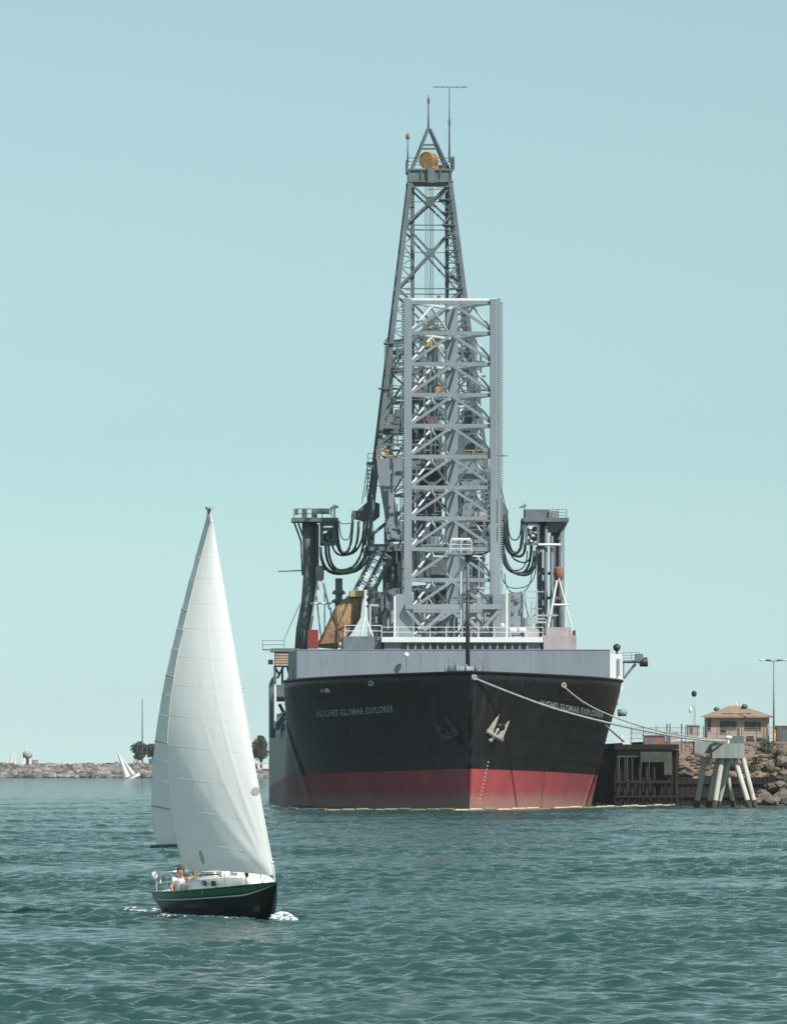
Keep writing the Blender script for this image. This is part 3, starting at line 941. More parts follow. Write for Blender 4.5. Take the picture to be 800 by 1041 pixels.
for i in range(150):
    px, py, s_ = rnd.uniform(372, 546), rnd.uniform(596, 646), rnd.uniform(62, 72)
    p = L(px, py, s_); w_ = rnd.uniform(.08, .26)
    if rnd.random() < .55: b.bar((p.x, p.y, 13), p, w_)
    elif rnd.random() < .5: b.bar(p, p + Vector((rnd.uniform(.8, 3.2), 0, 0)), w_)
    else: b.bar(p, p + Vector((rnd.uniform(-1.6, 1.6), 0, rnd.uniform(-2.5, -.8))), w_ * .7)
tag(b.build('pipework', mat('pale_pipe_paint', (.40, .43, .45), .5, .2, .6, stain=RUST, stain_amt=.4), derrick), kind='stuff')
# caged ladder and stays down the left flank
b = MB()
for y in range(470, 512, 4):
    b.bar(L(373.5, y, 88), L(379, y, 88), .12)
    b.bar(L(373.5, y, 88), L(373.5, y + 4, 88), .1); b.bar(L(379, y, 88), L(379, y + 4, 88), .1)
b.box(L(373, 472, 88), L(384, 470.5, 90))
b.build('caged_ladder', DARKST, derrick)
railing('landing_rail', derrick, [L(374, 470.5, 88), L(384, 470.5, 88)], 1.1, DARKST, 2, .6, .07)

# ------------------------------------------------------------------ hose platforms either side of the derrick
b = MB()
b.prism([L(360, 526, 86), L(378, 531, 86), L(386, 525, 86), L(386, 512, 86), L(376, 508, 86), L(362, 520, 86)], (0, 4, 0))
b.bar(L(360, 527, 86), L(360, 519, 86), .5)
b.build('hose_platform', DKGREEN, ship)
b = MB()
b.prism([L(499, 532, 86), L(516, 528, 86), L(517, 520, 86), L(510, 507, 86), L(499, 507, 86)], (0, 4, 0))
b.build('hose_platform', DKGREEN, ship)
for (x0, y0, x1, y1) in ((371, 505, 377, 470), (368, 512, 374, 470), (511, 508, 507, 486), (515, 520, 508, 490)):
    tube1('stay', ship, L(x0, y0, 86), L(x1, y1, 86), .1, DARKST)

def sag(p0, p1, low, n=14):
    """hose hanging from p0 to p1 with its lowest row at py=low"""
    pts = []
    for i in range(n + 1):
        t = i / n
        x = p0[0] + (p1[0] - p0[0]) * (0.5 - 0.5 * math.copysign(abs(math.cos(math.pi * t)) ** 0.75, math.cos(math.pi * t)))
        base = p0[1] + (p1[1] - p0[1]) * t
        y = base + (low - (p0[1] + p1[1]) / 2) * (math.sin(math.pi * t)) ** 0.85
        pts.append((x, y))
    return pts
SH = 85.0
left_h = [((343, 530), (358.5, 522), 562, .16), ((341, 534), (364.5, 530), 563.5, .17), ((337, 545), (370, 529), 564, .13), ((334, 552), (371, 530), 579, .15),
          ((331, 553), (376, 530), 581, .16), ((326, 556), (378, 533), 582, .17), ((326, 560), (380, 540), 583, .14), ((345, 529), (357, 532), 549, .06), ((346, 531), (356, 531), 532.5, .05)]
right_h = [((532, 530), (515, 523), 562, .16), ((531, 533), (513, 524), 563, .16), ((534, 552), (511, 530), 564.5, .17), ((540, 552), (510, 532), 582, .15),
           ((546, 556), (509, 535), 584, .17), ((543, 560), (508, 545), 583, .15), ((536, 560), (512, 560), 580, .08), ((545, 572), (510, 580), 598, .06), ((541, 575), (513, 583), 603, .06), ((530, 528), (516, 526), 549, .08), ((541, 552), (514, 530), 571, .1)]
for i, (p0, p1, low, r_) in enumerate(left_h + right_h):
    ds = ((i * 7) % 5 - 2) * .5
    b = MB(); b.tube([L(x, y, SH + ds) for x, y in sag(p0, p1, low)], r_, 7)
    b.build('hose', HOSE, ship)

# right hand hose tower
ST_ = 86.0
tw = MB()
for px, w_ in ((551, .55), (566, .5), (570.5, .38), (562.8, .3)):
    q0, q1 = L(px, 655, ST_), L(px, 530, ST_)
    tw.tube([(q0.x, ST_ + (px % 3) * .4, 11), (q0.x, ST_ + (px % 3) * .4, q1.z)], w_, 10)
tower_r = tw.build('hose_tower', GREY2, ship)
tag(tower_r, 'grey column tower carrying hoses on the wharf side')
for px, y0 in ((555, 535), (560.8, 545)):
    q0, q1 = L(px, 650, ST_ - 1.2), L(px, y0, ST_ - 1.2)
    tube1('riser_pipe', tower_r, (q0.x, ST_ - 1.2, 12), (q0.x, ST_ - 1.2, q1.z), .42, GREY)
a_, c_ = L(531, 531, ST_), L(577, 527, ST_)
box('tower_platform', tower_r, (a_.x, ST_ - 2, a_.z), (c_.x, ST_ + 2, c_.z), GREY2)
a_, c_ = L(533, 527, ST_), L(558, 518.5, ST_)
box('winch_house', tower_r, (a_.x, ST_ - 1.6, a_.z + .02), (c_.x, ST_ + 1.6, c_.z), GREY2)
railing('tower_rail', tower_r, [L(559, 527, ST_ - 1.9), L(576, 527, ST_ - 1.9)], 1.05, GREY, 3, .9, .09)
box('tower_locker', tower_r, L(561, 526.9, ST_ - 1), L(567, 520, ST_ + 1), GREY)
b = MB()
for (x0, y0, x1, y1) in ((535, 532, 535, 554), (547, 532, 547, 554), (533.5, 533, 548.5, 533), (533.5, 553, 548.5, 553)):
    b.bar(L(x0, y0, ST_ - 1.6), L(x1, y1, ST_ - 1.6), .32)
b.build('hose_frame', GREY2, tower_r)
b = MB()
for (x, y, w_) in ((538, 541, .5), (543, 546, .55), (540, 549, .4), (544, 538, .35)): b.blob(L(x, y, ST_ - 1), w_, int(x), 1, .2)
b.build('hose_reel', DARKST, tower_r)
for (x, y) in ((539, 537), (541.5, 544.5), (540, 550)): box('valve_block', tower_r, L(x - 1.2, y + .8, ST_ - 2), L(x + 1.2, y - .8, ST_ - 1.7), WHITE)
beam('bracket', tower_r, L(576, 531, ST_), L(568, 549, ST_), .3, GREY2)
b = MB(); b.prism([L(556, 531, ST_ - .5), L(574, 531, ST_ - .5), L(566, 541, ST_ - .5), L(557, 541, ST_ - .5)], (0, 1.5, 0)); b.build('bracket_plate', GREY2, tower_r)
tube1('spreader_pipe', tower_r, L(547, 553.8, ST_ - 1.8), L(570, 553.8, ST_ - 1.8), .3, WHITE)
for y in (583, 608): beam('tower_tie', tower_r, L(548, y, ST_ - .6), L(573, y, ST_ - .6), .35, DARKST)
p = L(568, 583, ST_ - 1); b = MB(); b.lathe((p.x, p.y, p.z - .8), [(.3, 0), (.55, .2), (.55, 1.4), (.3, 1.6)], 12); b.build('pressure_vessel', RUSTM, tower_r)
for (x0, y0, x1, y1, w_) in ((566, 590, 556.5, 640, .3), (568, 588, 583, 645, .18), (562, 615, 578, 615, .26), (575, 592, 575, 655, .12)):
    tube1('brace_pole', tower_r, L(x0, y0, ST_ - 2.4), L(x1, y1, ST_ - 2.4), w_, WHITE)
tube1('deck_post', ship, L(583.5, 659, 60), L(583.5, 641, 60), .35, BLACKP)
for (x, y0, y1, m_, w_) in ((575, 656, 640, BLACKP, .2), (580, 650, 638, PINKG, .5), (572, 647, 641, RUSTM, .8), (577, 655, 648, RUSTM, .6)):
    tube1('deck_fitting', ship, L(x, y0, 58), L(x, y1, 58), w_, m_)
for (x0, y0, x1, y1) in ((546, 640, 546, 570), (533, 600, 538, 640), (530, 604, 541, 636)):
    tube1('stay', ship, L(x0, y0, 75), L(x1, y1, 75), .09, DARKST)
p = L(531, 521, ST_); b = MB(); b.bar(L(533, 521, ST_), L(533, 512, ST_), .15); b.bar(L(528, 516, ST_), L(535, 514, ST_), .2); b.build('weather_vane', DARKST, tower_r)

# left hand hose tower: leaning dark column
b = MB()
cen = [(304, 660), (306, 640), (311.5, 612), (313.5, 585), (313.2, 555), (313, 530)]
b.tube([L(x, y, ST_) for x, y in cen], [.52, .58, .6, .6, .62, .7], 12)
cen2 = [(309, 660), (312, 640), (317.5, 612), (319.5, 585), (319, 531)]
b.tube([L(x, y, ST_ + 1.4) for x, y in cen2], [.42, .45, .42, .42, .42], 10)
tower_l = b.build('hose_tower', DKGREEN, ship)
tag(tower_l, 'dark leaning column tower carrying hoses on the open water side')
tube1('riser_pipe', tower_l, L(322.5, 600, ST_), L(322.5, 533, ST_), .4, GREY2)
a_, c_ = L(296.5, 531, ST_), L(343.5, 527, ST_)
box('tower_platform', tower_l, (a_.x, ST_ - 2, a_.z), (c_.x, ST_ + 2, c_.z), DKGREEN)
railing('tower_rail', tower_l, [L(299, 527, ST_ - 1.9), L(337, 527, ST_ - 1.9)], 1.1, DARKST, 2, .9, .1)
for (x0, x1, y0, y1) in ((307, 312, 527, 518.5), (317, 322, 527, 518.5), (322, 335, 522, 518.5), (300, 303, 523, 518.5)):
    box('tower_locker', tower_l, L(x0, y0, ST_ - .5), L(x1, y1, ST_ + 1), DARKST)
for (x0, y0, x1, y1) in ((299, 531, 306, 550), (306, 550, 307.5, 585), (303, 531, 308, 545)):
    beam('bracket', tower_l, L(x0, y0, ST_), L(x1, y1, ST_), .22, DKGREEN)
b = MB()
for (x0, y0, x1, y1) in ((327, 531, 327, 555), (340, 531, 340, 552), (325, 533, 342, 533), (326, 553, 341, 553), (327, 538, 340, 538)):
    b.bar(L(x0, y0, ST_ - 1.6), L(x1, y1, ST_ - 1.6), .42)
b.build('hose_frame', DKGREEN, tower_l)
b = MB()
for (x, y, w_) in ((332, 546, .55), (336, 542, .45), (334, 550, .5)): b.blob(L(x, y, ST_ - 1), w_, int(x), 1, .2)
b.build('hose_reel', DARKST, tower_l)
for (x, y) in ((333, 547), (335.5, 549)): box('valve_block', tower_l, L(x - 1.2, y + .8, ST_ - 2), L(x + 1.2, y - .8, ST_ - 1.7), GREY)
tube1('yard_arm', tower_l, L(283, 581, ST_), L(308, 580, ST_), .14, DARKST)
tube1('yard_arm', tower_l, L(320, 578, ST_), L(336, 580, ST_), .14, DARKST)
b = MB(); b.bar(L(340, 528, ST_), L(340, 513, ST_), .22); b.bar(L(337, 520, ST_), L(337, 515, ST_), .2); b.bar(L(338, 516, ST_), L(344, 515, ST_), .3); b.build('weather_vane', DARKST, tower_l)
for (x0, y0, x1, y1, w_) in ((323.5, 590, 314, 650, .3), (328, 590, 335, 620, .24), (315, 613.5, 337, 613.5, .26), (321, 600, 327, 655, .16), (330, 596, 330, 650, .14), (336, 618, 338, 650, .16)):
    tube1('brace_pole', tower_l, L(x0, y0, ST_ - 2.4), L(x1, y1, ST_ - 2.4), w_, WHITE if w_ > .2 else GREY)
p = L(325, 583, ST_ - 1); b = MB(); b.lathe((p.x, p.y, p.z - .9), [(.3, 0), (.5, .2), (.5, 1.5), (.3, 1.8)], 12); b.build('pressure_vessel', PINKG, tower_l)
tube1('stay', tower_l, L(288, 652, ST_ - 20), L(305, 614, ST_), .08, DARKST)
b = MB()
p = L(344.5, 640, 80)
b.lathe((p.x, 80, p.z), [(.45, 0), (.45, 3.0), (.85, 3.1), (.85, 3.3), (.4, 3.6), (.4, 4.0), (.8, 4.1), (.7, 4.4), (.42, 4.6), (.42, 5.9)], 12)
b.build('exhaust_stack', DKGREEN, ship)

# pipe handling crane: lattice boom with a tan wrapped head
SCR = 66.0
cp = [(321, 659), (330, 642), (341, 619), (355, 605.5), (366, 602.5), (368.5, 607), (366.5, 628), (357, 643), (349, 654), (343, 659)]
b = MB()
layers = 7
k0 = len(b.v); n_ = len(cp)
cx_ = sum(p[0] for p in cp) / n_; cy_ = sum(p[1] for p in cp) / n_
for j in range(layers):
    t = j / (layers - 1); sc = 1 - .16 * (2 * abs(t - .5)) ** 3
    for (x, y) in cp:
        p = L(cx_ + (x - cx_) * sc, cy_ + (y - cy_) * sc, SCR + 3.2 * t)
        q = p + Vector((noise.noise(p * .8), noise.noise(p * .7 + Vector((9, 0, 0))), noise.noise(p * .9))) * .35
        b.v.append(tuple(q))
for j in range(layers - 1):
    for i in range(n_):
        b.face((k0 + j * n_ + i, k0 + j * n_ + (i + 1) % n_, k0 + (j + 1) * n_ + (i + 1) % n_, k0 + (j + 1) * n_ + i), 0, False)
for j in (0, layers - 1):
    c_ = len(b.v); ps = [Vector(b.v[k0 + j * n_ + i]) for i in range(n_)]
    b.v.append(tuple(sum(ps, Vector()) / n_ + Vector((0, -.5 if j == 0 else .5, 0))))
    for i in range(n_): b.face((k0 + j * n_ + i, k0 + j * n_ + (i + 1) % n_, c_) if j else (k0 + j * n_ + (i + 1) % n_, k0 + j * n_ + i, c_))
crane = b.build('crane_head', TAN, ship)
tag(crane, 'tan brown covered crane head with dark straps')
for (x0, y0, x1, y1) in ((341, 618, 343, 640), (343, 640, 346, 656), (366, 604, 366, 628), (357, 606, 342, 640), (343, 640, 362, 632)):
    beam('strap', crane, L(x0, y0, SCR - .45), L(x1, y1, SCR - .45), .16, mat('dark_strap', (.09, .06, .04), .8), .1)
box('crane_hood', crane, L(356, 606.5, SCR - .8), L(368, 601.5, SCR + 3), mat('pale_ochre_paint', (.46, .36, .20), .6, .3, 1.5))
for (x0, y0, x1, y1) in ((358, 606, 384, 556), (366, 610, 392, 560), (374, 612, 398, 566)):
    beam('crane_boom', ship, L(x0, y0, SCR + 8), L(x1, y1, SCR + 8), .42, DKGREEN, .5)
for j in range(14):
    t = j / 13
    for dx in (0, 8.2):
        x, y = 362.5 + dx + 25 * t, 606 + dx * .35 - 48 * t
        beam('boom_lacing', ship, L(x - 2.6, y - 1.5, SCR + 7.6), L(x + 2.4, y + 1.6 - 2.5 * (j % 2), SCR + 7.6), .2, WHITE)
box('winch_box', ship, L(313, 659, SCR - 1), L(323, 641, SCR + 2), REDBOX)
b = MB()
for (x, y) in ((347, 656), (350, 657)): b.blob(L(x, y, 60), .35, int(x), 1, .2, smooth=True)
b.build('ventilator', WHITE, ship)
for (x0, y0, x1, y1) in ((371, 600, 371, 626), (371, 626, 379, 648), (367, 648, 371, 626)):
    tube1('davit_pole', ship, L(x0, y0, 52), L(x1, y1, 52), .2, WHITE)
for px, y0, y1, w_ in ((378, 597, 650, .9), (388, 602, 650, .35), (383, 590, 650, .2)):
    tube1('vent_pipe', ship, (L(px, 650, 68).x, 68, 12), L(px, y0, 68), w_, GREY2)

# ------------------------------------------------------------------ ship's side platforms
# water side bridge wing
SP = 50.0
q0, q1 = L(275, 663, SP), L(300, 659.5, SP)
box('wing_platform', ship, (q0.x, SP - 1.5, q0.z), (q1.x + .5, SP + 2.5, q1.z), DKGREEN)
railing('wing_rail', ship, [L(267, 660, SP - 1.4), L(289, 660, SP - 1.4)], .95, GREY, 2, 1.4, .08)
box('wing_catwalk', ship, L(267, 661, SP - 1.5), L(276, 660.2, SP + .5), GREY)
for i in range(5):
    y = 664.6 + i * 2.6
    box('lumber_plank', ship, L(280, y + 1.9, SP - 1.6), L(298, y, SP - 1.2), mat('tan_plank', (.40, .30, .22), .8, .3, 1.5))
box('plank_rack', ship, L(279.5, 678, SP - 1.15), L(298.5, 663.3, SP + 1.5), mat('brown_rack', (.12, .10, .085), .8))
box('flood_lamp', ship, L(272.8, 675.5, SP - 1.4), L(277.5, 671, SP - .4), BLACKP)
for (x0, y0, x1, y1) in ((279, 678, 284, 686), (288, 678, 282, 690), (292, 678, 296, 693), (287, 680, 287, 697), (298, 678, 291, 695), (293, 690, 293, 697)):
    beam('wing_strut', ship, L(x0, y0, SP), L(x1, y1, SP), .25, DKGREEN)
box('boat_cradle', ship, L(298, 690, SW + 3), L(316, 680, SW + 6), DKGREEN)
b = MB(); b.tube([L(302, 691, SW + 2.4), L(309, 688, SW + 2.4), L(316, 684.5, SW + 2.4)], [.2, .35, .2], 8); b.build('work_boat', DKGREEN, ship)
tube1('wing_post', ship, L(279.5, 740, SP), L(279.5, 677, SP), .3, WHITE)
b = MB(); b.prism([L(274.5, 750, 78), L(280, 750, 78), L(280, 688, 78), L(277.5, 688, 78), L(274.5, 695, 78)], (0, 8, 0)); b.build('side_house', GREY2, ship)
box('side_panel', ship, L(281, 713, 54), L(297, 697, 58), GREY2)
box('side_ledge', ship, L(281, 710.5, 53), L(292, 708.5, 54), BLACKP)
for (x0, y0, x1, y1, m_) in ((282, 728, 292, 724, WHITE), (284, 716, 288, 724, BLACKP), (288, 728, 294, 722, DKGREEN), (295, 722, 300, 719, WHITE)):
    beam('deck_pipe', ship, L(x0, y0, 56), L(x1, y1, 56), .35, m_)
box('side_house', ship, L(281, 742, 62), L(294, 727, 70), GREY2)
# deck edge rail along the water side
b = MB()
for i in range(18):
    s_ = S_STEP + 3 + i * 5.5
    x = -hull_w(s_, 9) + .05
    z_ = 9.4 - 0.0125 * (s_ - S_STEP)
    b.bar((x, s_, z_), (x, s_, z_ + 1.2), .2)
    if i: b.bar((px_, ps_, pz_ + 1.2), (x, s_, z_ + 1.2), .2); b.bar((px_, ps_, pz_ + .6), (x, s_, z_ + .6), .3)
    px_, ps_, pz_ = x, s_, z_
b.build('deck_edge_rail', GREY, ship)
# wharf side arm with lamp box
SA = SW + 7
b = MB()
b.bar(L(633, 673, SA), L(650, 673, SA), .3); b.bar(L(634, 690, SA), L(646, 675, SA), .28); b.bar(L(633, 673, SA), L(633, 690, SA), .3)
arm = b.build('side_arm', GREY2, ship)
railing('side_arm_rail', arm, [L(633, 672, SA - .5), L(650, 672, SA - .5)], .9, GREY, 3, .9, .07)
box('lamp_box', arm, L(646, 673, SA - .6), L(653, 665, SA + .4), GREY2)
b = MB(); b.tube([L(650, 674, SA - .2), L(658, 673, SA - .2)], [.45, .55], 10); b.build('flood_lamp', BLACKP, arm)
p = L(627, 658.5, SA); b = MB(); b.blob((p.x, p.y, p.z), .42, 9, 1, .08, smooth=True); b.bar((p.x, p.y, zt - .4), (p.x, p.y, p.z), .2); b.build('horn', BLACKP, ship)
b = MB(); b.tube([L(628, 725, 46), L(633, 724.5, 46), L(637, 726, 46)], [.42, .42, .3], 10); b.build('side_roller', GREY, ship)

# ------------------------------------------------------------------ sailing boat in the foreground
HEAD, HEEL = R(21), R(3.7)
boat = empty('sailing_boat', (0, 0, 0))
BL = 4.3
bc = W(232.5, 932, 163.0)
boat.location = (bc.x, 163.0, 0.0)
boat.rotation_mode = 'XYZ'
boat.rotation_euler = (HEEL, 0, -(math.pi / 2 - HEAD))
tag(boat, 'dark green sloop with tall white sails, leaning left as it sails past', 'sailboat')
BM = Matrix.Translation(boat.location) @ boat.rotation_euler.to_matrix().to_4x4()
def px_of(p):
    q = BM @ Vector(p)
    return PXC + q.x * F / q.y, YH - (q.z - H) * F / q.y

SGREEN = mat('boat_green_gelcoat', (0.010, 0.115, 0.035), 0.25, 0.1, 2)
SDARK = mat('boat_dark_topsides', (0.004, 0.009, 0.007), 0.28, 0.2, 2)
SWHITE = mat('boat_white_gelcoat', (0.78, 0.79, 0.77), 0.35, 0.05, 2)
STEEL = mat('stainless_rail', (0.55, 0.57, 0.58), 0.3, 0.05, 3, metal=0.8)
ALU = mat('mast_aluminium', (0.42, 0.44, 0.45), 0.4, 0.08, 2, metal=0.4)
TEAK = mat('teak_trim', (0.20, 0.10, 0.05), 0.6, 0.25, 6)
GREYC = mat('grey_canvas', (0.33, 0.36, 0.37), 0.8, 0.1, 4)

def bd(t):
    return .86 + .42 * math.sin(math.pi / 2 * t / .42) if t < .42 else max(.02, 1.28 * (1 - ((t - .42) / .58) ** 1.6))
def sheer(t):
    return .69 + .38 * t - .05 * math.sin(math.pi * t)
def keelz(t):
    if t < .16: return .22 - .62 * math.sin(math.pi / 2 * t / .16)
    if t < .82: return -.40
    u = (t - .82) / .18
    return -.40 + (sheer(1) - .02 + .40) * u ** 1.55
qs = [0, .05, .13, .165, .19, .3, .4, .5, .6, .7, .8, .9, 1.0]
ts = [i / 40 for i in range(41)]
b = MB()
for side in (1, -1):
    k = len(b.v)
    for t in ts:
        x = -BL + 2 * BL * t
        for q in qs:
            zk, sh = keelz(t), sheer(t)
            y = side * bd(t) * max(0.0, 1 - q ** (2.6 - 1.2 * max(0, t - .5))) ** (.55 + .3 * max(0, t - .5))
            b.v.append((x, y, sh + (zk - sh) * q))
    nq = len(qs)
    for i in range(40):
        for j in range(nq - 1):
            f_ = (k + i * nq + j, k + (i + 1) * nq + j, k + (i + 1) * nq + j + 1, k + i * nq + j + 1)
            mi = 0 if qs[j] < .13 else (1 if qs[j] < .165 else (2 if qs[j] < .19 else 1))
            b.face(f_[::-1] if side > 0 else f_, mi, True)
k2 = nq * 41
for j in range(nq - 1):
    b.face((j, j + 1, k2 + j + 1, k2 + j), 1)
bhull = b.build('hull', [SGREEN, SDARK, SWHITE], boat)
b = MB()
for i in range(40):                                # deck with a cambered middle, left open at the cockpit
    for (y0, y1) in ((-1, -.45), (-.45, .45), (.45, 1)):
        if y0 == -.45 and .06 < ts[i] < .36: continue
        k = len(b.v)
        for tt, yy in ((ts[i], y0), (ts[i + 1], y0), (ts[i + 1], y1), (ts[i], y1)):
            b.v.append((-BL + 2 * BL * tt, yy * bd(tt), sheer(tt) + .012 + .05 * (1 - yy * yy)))
        b.face((k, k + 1, k + 2, k + 3), 0, True)
b.build('deck', SWHITE, boat)
b = MB()
for side in (1, -1):
    b.tube([(-BL + 2 * BL * t, side * (bd(t) - .01), sheer(t) + .03) for t in ts], .028, 6)
b.build('toe_rail', SGREEN, boat)
# cockpit well
b = MB()
b.box((-3.55, -.46, .18), (-1.2, .46, .22)); b.box((-3.55, -.5, .2), (-1.2, -.45, .78)); b.box((-3.55, .45, .2), (-1.2, .5, .78)); b.box((-3.6, -.5, .2), (-3.55, .5, .76))
b.box((-3.5, -.45, .42), (-1.25, -.2, .47)); b.box((-3.5, .2, .42), (-1.25, .45, .47))
b.build('cockpit', SWHITE, boat)
for side in (1, -1):
    b = MB(); b.prism([(-3.3, side * .62, .66), (-1.05, side * .66, .66), (-1.05, side * .62, 1.04), (-2.6, side * .6, .98), (-3.3, side * .58, .8)], (0, side * .04, 0))
    b.build('coaming', SWHITE, boat)
    c = MB()
    for xx in (-2.75, -2.25, -1.75, -1.25):
        c.prism([(xx - .2, side * .675, .73), (xx + .2, side * .68, .73), (xx + .2, side * .66, .96), (xx - .17, side * .655, .93)], (0, side * .012, 0))
        c.build('dodger_panel', GREYC, boat); c = MB()
# coachroof
def roof_sec(x, hw, z0, z1):
    pts = []
    for (yy, zz) in ((-1, 0), (-.93, .8), (-.8, .97), (-.4, 1.07), (0, 1.1), (.4, 1.07), (.8, .97), (.93, .8), (1, 0)):
        pts.append((x, yy * hw, z0 + (z1 - z0) * zz))
    return pts
secs = [(-1.15, .82, .74, 1.20), (-.2, .84, .78, 1.22), (.8, .78, .82, 1.24), (1.7, .66, .88, 1.25), (2.5, .50, .94, 1.24), (2.95, .42, .97, 1.18), (3.2, .36, .98, 1.02)]
b = MB(); n9 = 9
for sx in secs: b.v += roof_sec(*sx)
for i in range(len(secs) - 1):
    for j in range(n9 - 1):
        b.face((i * n9 + j, i * n9 + j + 1, (i + 1) * n9 + j + 1, (i + 1) * n9 + j), 0, True)
b.face(range(n9 - 1, -1, -1)); b.face([(len(secs) - 1) * n9 + j for j in range(n9)])
roof = b.build('cabin', SWHITE, boat)
for side in (-1, 1):
    for xx in (.45, 1.12):
        hw = .86 - .075 * xx
        b = MB(); pts = []
        for i in range(14):
            a = 2 * math.pi * i / 14
            ux, uz = .15 * math.copysign(abs(math.cos(a)) ** .7, math.cos(a)), .085 * math.copysign(abs(math.sin(a)) ** .7, math.sin(a))
            pts.append((xx + ux, side * (hw - .075 * ux + .0 - (.05 * uz)), 1.06 + uz))
        b.prism(pts if side < 0 else pts[::-1], (0, side * .035, 0)); b.build('portlight', GLASS, roof)
box('cabin_hatch', boat, (1.2, -.28, 1.26), (1.8, .28, 1.34), SWHITE)
b = MB(); b.prism([(-1.1, -.42, 1.24), (.1, -.4, 1.25), (.1, .4, 1.25), (-1.1, .42, 1.24)], (0, 0, .1)); b.build('companion_hatch', SWHITE, boat)
for side in (-1, 1): b = MB(); b.tube([(-.6, side * .62, 1.22), (-.2, side * .62, 1.29), (.9, side * .57, 1.30), (1.2, side * .54, 1.24)], .02, 6); b.build('grab_rail', TEAK, boat)
# spars
MX, MT = .62, 11.85
b = MB(); b.tube([(MX, 0, .7), (MX - .02, 0, 5), (MX - .06, 0, 9), (MX - .12, 0, MT)], [.085, .085, .075, .06], 10)
b.box((MX - .34, -.03, MT), (MX + .06, .03, MT + .05)); b.box((MX - .22, -.1, MT + .04), (MX - .02, .1, MT + .09))
bmast = b.build('mast', ALU, boat)
BA = R(32); BZ = 2.16; BLEN = 2.75
bend = Vector((MX - BLEN * math.cos(BA), -BLEN * math.sin(BA), BZ - .02))
b = MB(); b.tube([(MX - .08, -.02, BZ), bend + Vector((-.3, -.11, 0))], [.06, .05], 8); b.build('boom', DARKST, boat)
for side in (-1, 1):
    for (xx, z_) in ((.5, MT * .96), (.15, 6.4), (.95, 6.4)):
        tube1('shroud', boat, (xx, side * 1.1, .75), (MX - .05, side * .04, z_), .014, STEEL)
    tube1('spreader', boat, (MX, 0, 6.6), (MX - .1, side * .75, 6.65), .04, ALU)
tube1('forestay', boat, (BL - .12, 0, 1.12), (MX - .02, 0, MT - .15), .016, STEEL)
tube1('backstay', boat, (-BL + .1, 0, .78), (MX - .3, 0, MT), .016, STEEL)
tube1('mainsheet', boat, bend + Vector((.2, .05, 0)), (-3.5, -.3, .8), .03, ROPE)
# pulpit, pushpit, stanchions and lifelines
b = MB()
b.tube([(2.9, -.42, .92), (2.95, -.42, 1.5), (3.6, -.24, 1.6), (4.15, 0, 1.68), (3.6, .24, 1.6), (2.95, .42, 1.5), (2.9, .42, .92)], .016, 6)
for (xx, yy) in ((3.6, -.2), (3.6, .2)): b.bar((xx, yy, 1.0), (xx, yy * 1.15, 1.6), .022)
b.build('bow_pulpit', STEEL, boat)
b = MB()
b.tube([(-3.0, -1.0, .68), (-3.05, -1.0, 1.24), (-3.9, -.85, 1.28), (-4.05, 0, 1.28), (-3.9, .85, 1.28), (-3.05, 1.0, 1.24), (-3.0, 1.0, .68)], .02, 6)
b.tube([(-3.05, -1.0, .95), (-3.9, -.85, .99), (-4.05, 0, .99), (-3.9, .85, .99), (-3.05, 1.0, .95)], .016, 6)
for (xx, yy) in ((-3.9, -.85), (-3.9, .85), (-4.02, .3), (-4.02, -.3)): b.bar((xx, yy, .7), (xx, yy, 1.28), .026)
b.build('stern_pushpit', STEEL, boat)
for side in (-1, 1):
    prev = None
    for xx in (-2.0, -.7, .7, 2.0):
        t = (xx + BL) / (2 * BL)
        p = Vector((xx, side * (bd(t) - .06), sheer(t)))
        tube1('stanchion', boat, p, p + Vector((0, 0, .6)), .022, STEEL)
    b = MB()
    for h_ in (.3, .58):
        b.tube([(-3.05, side * 1.0, .66 + h_)] + [(xx, side * (bd((xx + BL) / (2 * BL)) - .06), sheer((xx + BL) / (2 * BL)) + h_) for xx in (-2, -.7, .7, 2.0)] + [(2.93, side * .42, 1.2 + (h_ - .3))], .008, 5)
    b.build('lifeline', STEEL, boat)
b = MB(); b.blob((-3.95, -.87, 1.2), .1, 4, 1, .05, (.6, 1, 1.2), smooth=True); b.build('horseshoe_buoy', SWHITE, boat)
b = MB(); b.blob((3.0, -.42, 1.36), .12, 5, 1, .15, (.9, .5, 1), smooth=True); b.build('rolled_bag', SGREEN, boat)
b = MB(); b.box((-4.1, -.3, .72), (-3.85, -.05, 1.0)); b.build('outboard_bracket', DARKST, boat)

